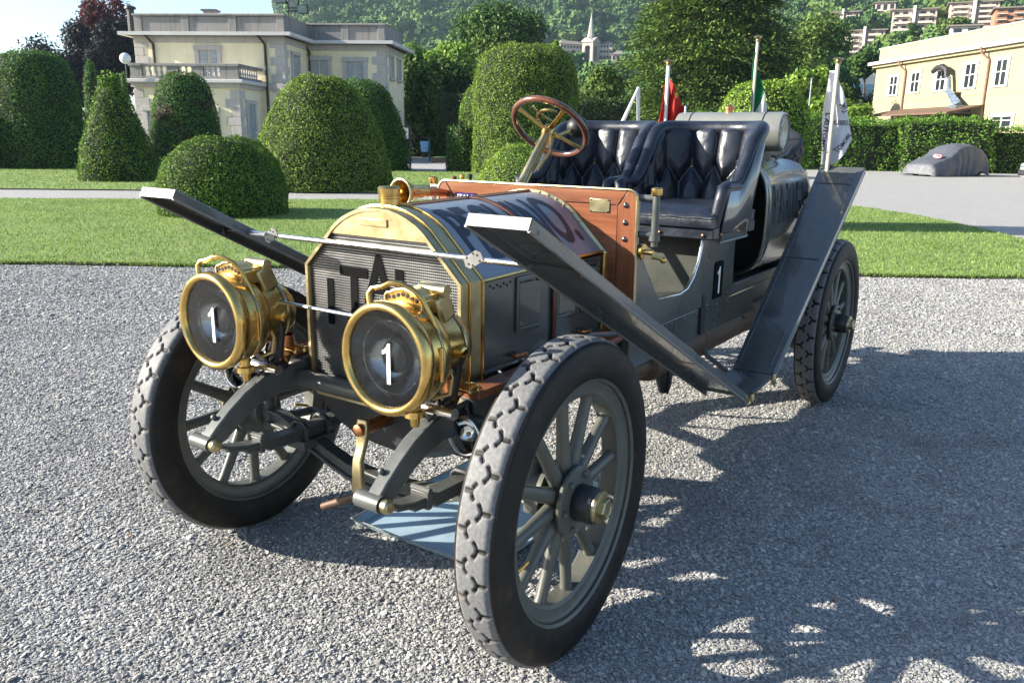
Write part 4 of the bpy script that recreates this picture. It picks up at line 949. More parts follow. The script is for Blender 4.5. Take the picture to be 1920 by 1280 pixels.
# ---- covered car
def cover_section(w, h, n=26, fl=0.0, flare=1.0):
    """half section of a draped cover: roof to hem"""
    out = []
    for i in range(n + 1):
        t = -1 + 2 * i / n; a = abs(t)
        if a < .5: y = w * .80 * (a / .5); z = h * (1 - .10 * (a / .5) ** 2.5)
        else:
            k = (a - .5) / .5; y = w * (.80 + .20 * min(1, k * 2.2)) * (1 + (flare - 1) * k); z = h * (.90 * (1 - k)) + fl * k
        out.append((math.copysign(y, t), max(z, .02)))
    return out
def covered_car():
    u, v = G(1788, 331); rot = HEAD + PI + .52
    root = thing('covered_car', 'parked car hidden under a loose grey fabric cover with a round red emblem', 'covered car', W(u + .1, v + .9, 0), rot)
    st = [(2.14, .66, .10), (2.12, .70, .42), (2.02, .76, .56), (1.75, .82, .68), (1.2, .86, .84), (.85, .87, .93), (.40, .84, 1.24), (.05, .82, 1.40), (-.5, .82, 1.46), (-1.0, .82, 1.44), (-1.5, .82, 1.30), (-1.9, .80, 1.06), (-2.1, .74, .80), (-2.16, .70, .10)]
    xs = np.array([s[0] for s in st])[::-1]; ws = np.array([s[1] for s in st])[::-1]; hs = np.array([s[2] for s in st])[::-1]
    rows = []; X = np.linspace(-2.16, 2.14, 72); P = {}
    for x in X:
        w = np.interp(x, xs, ws); h = np.interp(x, xs, hs); fl = .02 + (.20 * math.exp(-((x + 1.25) / .35) ** 2))
        sec = cover_section(w, h, 40, fl, 1.08); row = []
        for i, (y, z) in enumerate(sec):
            k = abs(i / 20 - 1); fold = .055 * max(0, k - .45) * 1.8 * math.sin(x * 11 + 2.5 * math.sin(x * 2.7) + z * 1.5) + .016 * noise.noise(Vector((x * 2.0, y * 2.0, z * 2.0))) + .022 * abs(noise.noise(Vector((x * 4 + y * 3, y * 4, z * 3)))) + .014 * noise.noise(Vector((x * 9 + y * 5, y * 7, z * 3)))
            row.append((x + .5 * fold, y + math.copysign(1, y) * fold * (k > .4), z + fold * (.7 if k < .6 else .0)))
        rows.append(row)
    mb = MB(); mb.strip(rows); mb.build('cover', pmat('grey_car_cover', (.078, .084, .098), .6, var=.1, bump=.35, bs=9, bd=.02), root, angle=70)
    for sx in (1.35, -1.35):
        for sy in (-.62, .62): MB().lathe([(.001, -.1), (.20, -.1), (.31, -.09), (.32, 0), (.31, .09), (.20, .1), (.001, .1)], (sx, sy, .32), 'y', 24).build('wheel', pmat('tyre_black', (.02, .02, .02), .8), root)
    # emblem: red ring with two red curls on white, lying on the sloping front
    n = Vector((.42, .35, .84)).normalized(); o_ = Vector((1.32, .34, .845)); e1 = n.cross(Vector((0, 0, 1))).normalized(); e2 = n.cross(e1)
    M_RED = pmat('emblem_red', (.45, .03, .05), .6)
    def disc(name, r0, r1, a0, a1, off, mat, par):
        m = MB(); k = 24; vs_ = []
        for i in range(k + 1):
            a = a0 + (a1 - a0) * i / k
            for r in (r0, r1): vs_.append(o_ + n * off + e1 * math.cos(a) * r + e2 * math.sin(a) * r)
        m.add(vs_, [(2 * i, 2 * i + 1, 2 * i + 3, 2 * i + 2) for i in range(k)]); return m.build(name, mat, par, smooth=False)
    em = disc('emblem', .005, .19, 0, 2 * PI, .055, M_SLAB, root); disc('ring', .15, .185, .4, 5.2, .06, M_RED, em); disc('curl', .06, .10, 2, 6.0, .06, M_RED, em); disc('dot', .0, .035, 0, 2 * PI, .06, M_RED, em)
covered_car()
def edge_car():
    u, v = G(1918, 345); root = thing('parked_car', 'white parked car whose dark bumper and wheel just show beside the hedge', 'car', W(u + 2.45, v + .55, 0), HEAD + PI + .15)
    WH = pmat('white_car_paint', (.72, .72, .72), .25, coat=1, var=.05); BK = pmat('black_plastic', (.018, .018, .02), .55)
    st = [(2.0, .70, .66), (1.9, .80, .74), (1.3, .86, .86), (.8, .86, .93), (.2, .76, 1.36), (-.4, .74, 1.44), (-1.2, .74, 1.40), (-1.75, .78, 1.0), (-1.95, .74, .8)]
    rows = []
    for x, w, h in st:
        rows.append([(x, y, z) for y, z in [(-w * .9, .25), (-w, .45), (-w, .68), (-w * .92, min(h, .88)), (-w * .7, h * .97), (0, h), (w * .7, h * .97), (w * .92, min(h, .88)), (w, .68), (w, .45), (w * .9, .25)]])
    m = MB(); m.strip(rows); m.add(rows[0], [tuple(range(11))]); m.add(rows[-1], [tuple(range(10, -1, -1))]); m.build('body', WH, root, angle=30)
    MB().span((1.93, -.72, .28), (2.08, .72, .52)).build('bumper', BK, root, bevel=.04)
    for s in (-1, 1): MB().span((1.90, s * .48, .58), (2.02, s * .70, .68)).build('headlight', M_TIN, root, bevel=.02)
    m = MB(); m.add([(.77, -.6, .96), (.77, .6, .96), (.24, .56, 1.35), (.24, -.56, 1.35)], [(0, 1, 2, 3)]); m.build('windscreen', M_GLS, root, smooth=False, solid=.02)
    for sx in (1.3, -1.25):
        for sy in (-.76, .76):
            w = MB().lathe([(.19, -.1), (.30, -.095), (.315, 0), (.30, .095), (.19, .1)], (sx, sy, .315), 'y', 28).build('wheel', BK, root)
            MB().lathe([(.001, -.06), (.19, -.08), (.19, .08), (.001, .06)], (sx, sy, .315), 'y', 20).build('rim', M_TIN, w)
edge_car()

# ================================================================ THE OLD CAR  (origin on the ground under the front axle, +X forward, +Y its left side)
M_BODY = pmat('grey_green_paint', (.060, .064, .056), .32, var=.18, vs=4, coat=.5, bump=.05, bs=30, dirt=(.13, .12, .10), dirt_amt=.25)
M_BON = pmat('bonnet_paint_sky_tint', (.165, .190, .225), .34, var=.12, vs=3, coat=.2, dirt=(.13, .12, .10), dirt_amt=.12, rvar=.05)  # sky reflection on the bonnet top is mixed into this base colour
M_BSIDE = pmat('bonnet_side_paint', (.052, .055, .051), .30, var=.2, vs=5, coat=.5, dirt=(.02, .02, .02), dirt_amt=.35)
M_WHL = pmat('wheel_paint', (.088, .090, .076), .42, var=.18, vs=8, dirt=(.17, .15, .12), dirt_amt=.4, bump=.08, bs=40)
M_FRM = pmat('chassis_paint', (.062, .066, .062), .42, var=.25, vs=7, dirt=(.16, .14, .11), dirt_amt=.4, bump=.1, bs=35)
M_HORN = pmat('worn_chassis_paint', (.095, .10, .095), .40, .2, var=.25, vs=9, dirt=(.10, .09, .08), dirt_amt=.5, bump=.1, bs=45)
M_GUARD = pmat('mudguard_paint', (.072, .077, .074), .32, var=.15, vs=5, dirt=(.20, .18, .15), dirt_amt=.18, coat=1.0)
M_EDGE = pmat('worn_zinc_edge', (.19, .188, .18), .5, .2, var=.2, vs=20, dirt=(.18, .17, .15), dirt_amt=.5)
M_BRS = pmat('brass', (.60, .41, .14), .24, 1.0, var=.16, vs=9, dirt=(.24, .14, .05), dirt_amt=.5, rvar=.10, bump=.04, bs=25)
M_BRS2 = pmat('pale_brass', (.45, .385, .225), .36, 1.0, var=.18, vs=12, dirt=(.30, .22, .09), dirt_amt=.6, rvar=.12, bump=.06, bs=40)
M_COP = pmat('copper', (.50, .22, .10), .35, 1.0, var=.2, vs=14, dirt=(.15, .07, .04))
M_STL = pmat('bright_steel', (.55, .55, .56), .25, 1.0, var=.12, vs=20)
M_IRON = pmat('dark_iron', (.035, .036, .038), .45, .4, var=.3, vs=14)
M_GRL = pmat('radiator_fins', (.24, .24, .237), .48, .6, var=.25, vs=14)
M_BLK = pmat('black_recess', (.008, .008, .009), .7)
M_LTR = pmat('navy_lettering', (.008, .011, .026), .45, var=.2)
M_LTRB = pmat('black_lettering', (.004, .004, .0045), .9, spec=.1)
M_WHITE = pmat('white_enamel', (.80, .80, .78), .4, var=.04)
M_RIVET = pmat('rivet_steel', (.16, .16, .18), .3, .9)
M_EXH = pmat('rusty_exhaust', (.10, .060, .040), .6, .35, var=.4, vs=12, dirt=(.18, .08, .04), bump=.2, bs=60)
M_STRAP = pmat('brown_strap', (.13, .045, .030), .5, bump=.15, bs=80)
M_BULB = pmat('black_rubber', (.012, .012, .013), .45)
def wood_material(name, a, b, c, axis=(1, .08, 1), gl=.28):
    t = NT(name); co = t.coord(); mp = t.n('ShaderNodeMapping'); mp.inputs['Scale'].default_value = axis; t.l(co, mp.inputs[0])
    n1 = t.noise(mp.outputs[0], 38, 8, .65, .6); n2 = t.noise(mp.outputs[0], 9, 4, .6)
    col = t.ramp(n1, [(.25, a), (.5, b), (.75, c)]); col = t.mix(t.map(n2, .35, .7, 0, .45), col, a); t.base(col)
    t.p.inputs['Roughness'].default_value = gl; t.p.inputs['Coat Weight'].default_value = .6; t.p.inputs['Coat Roughness'].default_value = .15; t.bump(n1, .12, .004); return t.m
M_WOOD = wood_material('mahogany', (.105, .032, .013), (.235, .080, .034), (.33, .125, .056))
M_WOODV = wood_material('mahogany_upright', (.105, .032, .013), (.235, .080, .034), (.34, .13, .058), (1, 1, .08))
M_RIM = wood_material('steering_wood', (.07, .022, .010), (.15, .05, .022), (.22, .08, .035), (1, 1, 1), .2)
def leather_material():
    t = NT('navy_leather'); co = t.coord(); a = t.noise(co, 9, 6, .65, .8); b = t.noise(co, 160, 3, .6)
    t.base(t.ramp(a, [(.3, (.006, .008, .014)), (.7, (.016, .021, .036))])); t.l(t.map(a, .3, .7, .30, .46), t.p.inputs['Roughness'])
    mx = t.n('ShaderNodeMath', operation='MULTIPLY_ADD'); t.l(b, mx.inputs[0]); mx.inputs[1].default_value = .12; t.l(t.noise(co, 24, 5, .6, 1.2), mx.inputs[2]); t.bump(mx.outputs[0], .22, .010)
    t.p.inputs['Coat Weight'].default_value = .15; t.p.inputs['Coat Roughness'].default_value = .25; return t.m
M_LEA = leather_material()
def tyre_material():
    t = NT('tyre_rubber'); at = t.n('ShaderNodeAttribute'); at.attribute_name = 'tread'; co = t.coord()
    nz = t.noise(co, 14, 6, .65); dark = t.ramp(nz, [(.3, (.007, .0065, .006)), (.55, (.013, .011, .009)), (.72, (.045, .031, .020))])
    dust = t.ramp(t.noise(co, 90, 4, .7), [(.3, (.105, .105, .108)), (.7, (.185, .185, .187))]); c = t.mix(at.outputs['Fac'], dark, dust); t.base(c)
    t.p.inputs['Roughness'].default_value = .6; t.p.inputs['Specular IOR Level'].default_value = .28; t.bump(t.noise(co, 120, 4, .6), .12, .004); return t.m
M_TYRE = tyre_material()
def glass_material():
    t = NT('lamp_glass'); tr = t.n('ShaderNodeBsdfTransparent'); gl = t.n('ShaderNodeBsdfGlossy'); gl.inputs['Roughness'].default_value = .04
    lw = t.n('ShaderNodeFresnel'); lw.inputs[0].default_value = 1.5; mx = t.n('ShaderNodeMixShader'); t.l(lw.outputs[0], mx.inputs[0]); tr.inputs[0].default_value = (.92, .95, .95, 1)
    t.l(tr.outputs[0], mx.inputs[1]); t.l(gl.outputs[0], mx.inputs[2]); t.l(mx.outputs[0], t.out.inputs[0]); return t.m
M_LENS = glass_material()
M_REFL = pmat('tarnished_reflector', (.27, .275, .285), .16, 1.0, var=.25, vs=30)

car = thing('vintage_car', 'open grey veteran racing car with brass lamps, wooden dashboard and tufted black leather seats', 'vintage car')
def part(mb, name, mat, parent=None, **kw): return mb.build(name, mat, parent if parent is not None else car, **kw)

def numeral_one(name, fn, h, mat, parent):
    """a plain figure 1: upright stroke with a short flag"""
    k = h; pts = [(.055, -.5), (.055, .5), (-.02, .5), (-.06, .42), (-.13, .345), (-.20, .31), (-.20, .215), (-.13, .235), (-.06, .28), (-.06, -.5)]
    m = MB(); P = [fn(x * k + .03 * k, y * k) for x, y in pts]; m.add(P, [tuple(range(len(P)))]); return m.build(name, mat, parent, smooth=False, solid=.0016)
# ---------------------------------------------------------------- wheels
WB, HT, WR = 2.911, 0.6915, 0.4675
def tyre_mesh():
    NP, PER = 32, 22; na = NP * PER
    side = [(.046, .343), (.058, .356), (.066, .378), (.0675, .402), (.065, .425), (.060, .444), (.055, .4545)]
    tw = np.linspace(.050, -.050, 33); prof = side + [(w, .4675 - 1.35 * (abs(w) ** 2) - 38 * max(0, abs(w) - .034) ** 2) for w in tw] + [(-w, r) for w, r in side[::-1]]
    prof = np.array(prof); npf = len(prof); arc = 2 * PI * WR / NP
    segs = []
    for sgn, ph in ((1, 0), (-1, .5)):
        c = (ph * arc, sgn * .021)
        for d in ((.0, sgn * .020), (.017, -sgn * .010), (-.017, -sgn * .010)): segs.append((c, (c[0] + d[0], c[1] + d[1]), .0048))
    def mask(s, w):
        if abs(w) > .05: return 0
        for (a, b, r) in segs:
            for k in (-arc, 0, arc):
                ax, ay, bx, by = a[0] + k, a[1], b[0] + k, b[1]; dx, dy = bx - ax, by - ay
                t = max(0, min(1, ((s - ax) * dx + (w - ay) * dy) / (dx * dx + dy * dy))); 
                if math.hypot(s - ax - t * dx, w - ay - t * dy) < r: return 1
        return 0
    V = np.zeros((na, npf, 3)); T = np.zeros((na, npf))
    mk = np.array([[mask((i / PER) * arc, prof[j, 0]) for j in range(npf)] for i in range(PER)])
    for i in range(na):
        a = 2 * PI * i / na; m = mk[i % PER]
        r = prof[:, 1] - m * .0065
        V[i, :, 0] = r * math.cos(a); V[i, :, 2] = r * math.sin(a); V[i, :, 1] = prof[:, 0]
        T[i] = np.where(np.abs(prof[:, 0]) < .0485, 1 - m, 0) * (prof[:, 1] > .45)
    f = []
    idx = np.arange(na * npf).reshape(na, npf)
    a_ = idx[:, :-1]; b_ = idx[:, 1:]; c_ = np.roll(idx, -1, 0)[:, 1:]; d_ = np.roll(idx, -1, 0)[:, :-1]
    f = np.stack([a_, d_, c_, b_], -1).reshape(-1, 4)
    me = np_mesh('tyre', V.reshape(-1, 3), f); at = me.attributes.new('tread', 'FLOAT', 'POINT'); at.data.foreach_set('value', T.ravel().astype(np.float32))
    me.polygons.foreach_set('use_smooth', [True] * len(me.polygons)); me.materials.append(M_TYRE); return me
ME_TYRE = tyre_mesh()
def wheel_meshes():
    d = {}
    m = MB(); m.lathe([(.352, .056), (.358, .050), (.352, .043), (.338, .042), (.330, .036), (.308, .033), (.299, .026), (.297, 0), (.299, -.026), (.308, -.033), (.330, -.036), (.338, -.042), (.352, -.043), (.358, -.05), (.352, -.056), (.344, -.050), (.344, .050)], axis='y', seg=96, closed=True); d['rim'] = m.mesh('wheel', angle=30)
    m = MB(); pts = [(0, 0, .055), (0, 0, .085), (0, 0, .13), (0, 0, .20), (0, 0, .28), (0, 0, .302)]; m.tube(pts, [.021, .022, .0200, .0172, .0165, .0195], 14, flat=1.15); d['spoke'] = m.mesh('spoke')
    m = MB(); m.lathe([(.001, .046), (.060, .046), (.098, .043), (.102, .038), (.102, .030), (.001, .030)], axis='y', seg=48); m.lathe([(.001, -.046), (.102, -.044), (.102, -.030), (.001, -.03)], axis='y', seg=48)
    m.lathe([(.06, -.045), (.06, -.10), (.001, -.10)], axis='y', seg=30); d['hub'] = m.mesh('hub')
    m = MB(); m.lathe([(.050, .044), (.054, .052), (.052, .10), (.046, .108), (.001, .108)], axis='y', seg=36); d['barrel'] = m.mesh('hub_barrel')
    m = MB(); m.lathe([(.001, .106), (.046, .106), (.048, .112), (.046, .120), (.034, .122), (.001, .122)], axis='y', seg=36); m.lathe([(.030, .120), (.031, .136), (.028, .140), (.022, .140), (.020, .138), (.001, .138)], axis='y', seg=6); d['cap'] = m.mesh('hub_cap', angle=30)
    m = MB(); m.lathe([(.0105, 0), (.0105, .006), (.007, .011), (.001, .012)], axis='y', seg=10); d['bolt'] = m.mesh('bolt')
    m = MB(); m.tube([(0, .0, .30), (0, .015, .27), (0, .02, .245)], [.006, .006, .0045], 8); d['valve'] = m.mesh('valve')
    for k, mt in (('rim', M_WHL), ('spoke', M_WHL), ('hub', M_WHL), ('cap', M_BRS2), ('barrel', M_IRON), ('bolt', M_WHL), ('valve', M_BRS)): d[k].materials.append(mt)
    return d
WM = wheel_meshes()
for (x, sy, st, ph) in ((0, 1, .0395, .10), (0, -1, .0395, .0), (-WB, 1, 0, .2), (-WB, -1, 0, .1)):
    w = link('wheel', WM['rim'], car, None, (x, sy * HT, WR), (0, ph, st + (0 if sy > 0 else PI)))
    w.rotation_mode = 'XYZ'
    link('tyre', ME_TYRE, w); link('hub', WM['hub'], w); link('hub_barrel', WM['barrel'], w); link('hub_cap', WM['cap'], w)
    for k in range(12): link('spoke', WM['spoke'], w, None, None, (0, 2 * PI * k / 12, 0))
    for k in range(6):
        a = 2 * PI * (k + .5) / 6; link('bolt', WM['bolt'], w, None, (.080 * math.sin(a), .044, .080 * math.cos(a)))
    link('valve', WM['valve'], w, None, None, (0, 1.85, 0))

# ---------------------------------------------------------------- chassis, horns, springs, axles
for s in (-1, 1):
    y = s * .36
    top = [(.04, .712), (.13, .708), (.20, .690), (.28, .655), (.345, .612), (.395, .572), (.43, .540)]
    bot = [(.41, .500), (.36, .520), (.30, .565), (.23, .600), (.15, .618), (.04, .612)]
    m = MB(); m.prism(top + bot, 'y', y - .024, y + .024); h = part(m, 'frame_horn', M_HORN, bevel=.006)
    m = MB(); m.cyl((.425, y - .055, .522), (.425, y + .03, .522), .024, 18); part(m, 'knuckle', M_HORN, h)
    m = MB(); m.lathe([(.001, 0), (.016, .0), (.020, .006), (.020, .022), (.014, .030), (.001, .032)], (.425, y + .031, .522), 'y', 16); part(m, 'shackle_bolt', M_BRS2, h)
    for (bx, bz) in ((.378, .588),): part(MB().sphere((bx + .004, y - .012, bz + .004), .010, 10, 6), 'rivet', M_HORN, h)
    # side member
    m = MB(); m.span((-3.35, y - .02, .60), (.04, y + .04 * s, .72)) if s > 0 else m.span((-3.35, y - .04, .60), (.04, y + .02, .72)); part(m, 'side_member', M_FRM, bevel=.008)
    # leaf spring: four leaves
    base = [(.425, .522), (.36, .494), (.29, .478), (.20, .470), (.05, .466), (-.10, .472), (-.25, .49), (-.42, .53), (-.56, .585)]
    sp = None
    for k, (a, b) in enumerate(((0, 9), (1, 8), (2, 7), (3, 7))):
        pts = base[a:b]; dz = -.0105 * k; m = MB(); rows = []
        for (x, z) in pts: rows.append([(x, y - .024, z + dz), (x, y + .024, z + dz), (x, y + .024, z + dz - .009), (x, y - .024, z + dz - .009)])
        m.strip(rows, closed_v=True); m.add(rows[0], [(0, 1, 2, 3)]); m.add(rows[-1], [(3, 2, 1, 0)])
        if sp is None: sp = part(m, 'leaf_spring', M_FRM, smooth=False)
        else: part(m, 'leaf', M_FRM, sp, smooth=False)
    m = MB(); m.box((.235, y, .462), (.018, .066, .052)); m.cyl((.235, y - .036, .492), (.235, y + .036, .492), .009, 10); part(m, 'spring_clip', M_FRM, sp, bevel=.003)
    for dx in (-.05, .05):
        m = MB(); m.tube([(dx, y - .034, .40), (dx, y - .034, .47), (dx, y - .02, .482), (dx, y + .02, .482), (dx, y + .034, .47), (dx, y + .034, .40)], .009, 8); part(m, 'u_bolt', M_IRON, sp)
    part(MB().span((-.075, y - .045, .392), (.075, y + .045, .425)), 'spring_seat', M_FRM, sp, bevel=.004)
    # lamp stem foot on the horn
    part(MB().box((.165, y, .712), (.10, .07, .03)), 'lamp_bracket', M_IRON, bevel=.008)
    # rear springs
    m = MB(); pts = [(-2.15, .60), (-2.5, .50), (-2.9, .475), (-3.3, .52), (-3.6, .64)]; rows = [[(x, s * .43 - .026, z), (x, s * .43 + .026, z), (x, s * .43 + .026, z - .04), (x, s * .43 - .026, z - .04)] for x, z in pts]
    m.strip(rows, closed_v=True); part(m, 'rear_spring', M_FRM, smooth=False)
# front axle: forged beam dropping between the springs
ys = [-.62, -.5, -.40, -.33, -.25, -.16, 0, .16, .25, .33, .40, .5, .62]; zs = [.455, .445, .408, .395, .365, .338, .325, .338, .365, .395, .408, .445, .455]
m = MB(); rows = []
for y, z in zip(ys, zs): rows.append([(-.026, y, z - .03), (-.026, y, z - .018), (-.010, y, z - .014), (-.010, y, z + .014), (-.026, y, z + .018), (-.026, y, z + .03), (.026, y, z + .03), (.026, y, z + .018), (.010, y, z + .014), (.010, y, z - .014), (.026, y, z - .018), (.026, y, z - .03)])
m.strip(rows, closed_v=True); ax = part(m, 'front_axle', M_FRM, angle=30, bevel=.003)
for s in (-1, 1):
    m = MB(); m.cyl((0, s * .585, .40), (0, s * .585, .56), .028, 16); m.cyl((0, s * .585, .56), (0, s * .585, .575), .036, 16); part(m, 'king_pin', M_FRM, ax)
    m = MB(); m.cyl((0, s * .585, .4675), (0, s * .66, .4675), .045, 18); m.tube([(0, s * .59, .44), (-.10, s * .56, .43), (-.17, s * .545, .43)], [.02, .016, .016], 10); part(m, 'stub_axle', M_FRM, ax)
part(MB().cyl((-.17, -.545, .43), (-.17, .545, .43), .014, 12), 'track_rod', M_FRM)
part(MB().tube([(-.05, .30, .55), (-.4, .32, .50), (-.9, .33, .56)], .014, 10), 'drag_link', M_FRM)
m = MB(); m.tube([(-WB, -.62, WR), (-WB, -.18, WR)], [.045, .06], 16); m.tube([(-WB, .62, WR), (-WB, .18, WR)], [.045, .06], 16); m.sphere((-WB, 0, WR), .19, 20, 12, (1, .9, 1)); part(m, 'rear_axle', M_FRM)
for s in (-1, 1): part(MB().lathe([(.001, 0), (.17, 0), (.18, .01), (.18, .07), (.001, .07)], (-WB, s * .50, WR), 'y', 32), 'brake_drum', M_IRON)
# cross member, engine tray, gearbox
part(MB().cyl((.06, -.34, .655), (.06, .34, .655), .03, 14), 'cross_tube', M_FRM)
m = MB(); rows = []
for x in (-.02, -.10, -.5, -.95): rows.append([(x, .33 * math.sin(a), .62 - (.215 if x < -.05 else .17) * math.cos(a)) for a in np.linspace(-PI / 2, PI / 2, 17)])
m.strip(rows); m.add(rows[0], [tuple(range(17))]); part(m, 'engine_undertray', M_IRON, solid=.004)  # belly lowered to block sun passing under the car
m = MB(); rows = []
for (x, w, z0) in ((-.96, .24, .42), (-1.2, .24, .33), (-1.7, .22, .33), (-1.85, .14, .42)): rows.append([(x, -w, .62), (x, -w, z0 + .06), (x, -w * .7, z0), (x, w * .7, z0), (x, w, z0 + .06), (x, w, .62)])
m.strip(rows); m.add(rows[0], [tuple(range(6))]); m.add(rows[-1], [tuple(range(5, -1, -1))]); part(m, 'gearbox', M_IRON, bevel=.01)  # underside deepened to stop sunlight slipping beneath the chassis
part(MB().cyl((-1.85, 0, .50), (-WB + .15, 0, WR), .035, 12), 'propeller_shaft', M_IRON)
# exhaust along the left side
m = MB(); m.tube([(-.35, .30, .66), (-.6, .36, .60), (-.9, .385, .565), (-1.15, .385, .55)], [.035, .036, .038, .045], 14); ex = part(m, 'exhaust_pipe', M_EXH)
m = MB(); m.lathe([(.03, -1.12), (.070, -1.14), (.076, -1.17), (.076, -2.62), (.07, -2.65), (.03, -2.67)], (0, .385, .555), 'x', 24); part(m, 'silencer', M_EXH, ex)
for x in (-1.68, -2.35): part(MB().lathe([(.077, x - .025), (.081, x - .02), (.081, x + .02), (.077, x + .025)], (0, .385, .555), 'x', 24), 'silencer_band', M_EXH, ex)
m = MB(); m.lathe([(.042, .53), (.036, .46), (.018, .40), (.001, .395)], (-1.30, .41, 0), 'z', 14); m.tube([(-1.28, .44, .52), (-1.27, .455, .46), (-1.30, .43, .40), (-1.33, .40, .46), (-1.32, .38, .52)], .006, 6); part(m, 'drain_cup', M_IRON)
# starting crank
m = MB(); m.cyl((-.05, 0, .553), (.105, 0, .553), .022, 16); ck = part(m, 'starting_crank', M_COP)
m = MB(); rows = []
for (x, z, w) in ((.095, .585, .020), (.102, .55, .026), (.104, .52, .022), (.110, .49, .017), (.125, .455, .018), (.128, .40, .021), (.128, .35, .024), (.128, .325, .014)): rows.append([(x - .010, -w, z), (x + .010, -w, z), (x + .010, w, z), (x - .010, w, z)])
m.strip(rows, closed_v=True); m.add(rows[0], [(0, 1, 2, 3)]); m.add(rows[-1], [(3, 2, 1, 0)]); part(m, 'crank_arm', M_BRS2, ck, bevel=.004)
part(MB().lathe([(.016, 0), (.020, .004), (.020, .018), (.013, .022), (.001, .022)], (.108, 0, .553), 'x', 16), 'crank_nut', M_COP, ck)
part(MB().tube([(.135, .0, .335), (.15, -.05, .31), (.165, -.13, .272)], [.012, .014, .013], 12), 'crank_handle', M_EXH, ck)

# ---------------------------------------------------------------- radiator
HP = [(0, 1.249), (.05, 1.246), (.09, 1.237), (.125, 1.224), (.16, 1.207), (.195, 1.182), (.225, 1.152), (.335, 1.045)]
arcL = [(-y, z) for y, z in HP[::-1]]; arcR = HP[1:]
OUT = [(-.335, .63), ] + arcL + arcR + [(.335, .63), (.30, .59), (-.30, .59)]
def ring(poly, k):
    return [(y * k[0], .9 + (z - .9) * k[1]) for y, z in poly]
INN = ring(OUT, (.945, .952))
XF, XB = .011, -.085
m = MB(); rows = [[(XF, y, z) for y, z in OUT], [(XB, y, z) for y, z in OUT]]; m.strip(rows, closed_v=True)
rad = part(m, 'radiator', M_BRS2, angle=25)
m = MB(); m.strip([[(XF, y, z) for y, z in OUT], [(XF + .006, y * .99, .9 + (z - .9) * .99) for y, z in OUT], [(XF + .006, y * .955, .9 + (z - .9) * .962) for y, z in OUT], [(XF - .012, y, z) for y, z in INN]], closed_v=True); part(m, 'rim', M_BRS2, rad, angle=25)
for xx in (XB - .001, -.02): part(MB().tube([(xx, y * 1.004, .9 + (z - .9) * 1.006) for y, z in OUT], .005, 8, closed=True), 'beading', M_BRS, rad)
part(MB().add([(-.012, y, z) for y, z in INN], [tuple(range(len(INN)))]), 'core', M_BLK, rad, smooth=False)
hp_y = lambda z: float(np.interp(z, [.59, .635, 1.045, 1.150], [.285, .315, .315, .213]))
m = MB(); z = .605
while z < 1.150: m.span((-.010, -hp_y(z), z - .0013), (.004, hp_y(z), z + .0013)); z += .0085
g_ = part(m, 'grille_fins', M_GRL, rad, smooth=False); g_['kind'] = 'stuff'
m = MB(); y = -.312
while y < .313:
    zt_ = 1.150 if abs(y) < .213 else 1.150 - (abs(y) - .213) * 1.03; m.span((-.011, y - .0009, .60 if abs(y) < .29 else .63), (.0005, y + .0009, zt_)); y += .0078
g_ = part(m, 'grille_tubes', M_GRL, rad, smooth=False); g_['kind'] = 'stuff'
hd = [(-.222, 1.150)] + [p for p in arcL if p[1] > 1.153] + [p for p in arcR if p[1] > 1.153] + [(.222, 1.150)]
hd = [(y * .985, 1.152 + (z - 1.15) * .96) for y, z in hd]
part(MB().prism(hd, 'x', -.008, .013), 'header_plate', M_BRS2, rad, bevel=.003)
part(MB().span((.0128, -.075, 1.188), (.0175, .045, 1.212)), 'maker_plate', M_BRS2, rad, bevel=.003)
m = MB(); m.lathe([(.031, 0), (.031, .028), (.034, .030), (.034, .036), (.030, .038), (.030, .042), (.035, .044), (.036, .060), (.030, .066), (.001, .068)], (-.045, 0, 1.243), 'z', 28); part(m, 'filler_cap', M_BRS, rad)
# black letters across the fins, set on an arch
for ch, yc, zc, w, h in (('I', -.225, .925, .030, .155), ('T', -.115, .975, .125, .150), ('A', -.005, 1.015, .135, .17), ('L', .115, .985, .10, .155), ('A', .225, .935, .13, .155)):
    bm = text_mesh(ch, .2, bold=.006)
    xs_ = [v.co.x for v in bm.verts]; ys_ = [v.co.y for v in bm.verts]; x0, x1, y0, y1 = min(xs_), max(xs_), min(ys_), max(ys_)
    text_obj('letter', bm, lambda x, y, yc=yc, zc=zc, w=w, h=h, x0=x0, x1=x1, y0=y0, y1=y1: (.0062, yc + ((x - x0) / (x1 - x0) - .5) * w, zc + ((y - y0) / (y1 - y0) - .5) * h), M_LTRB, rad)

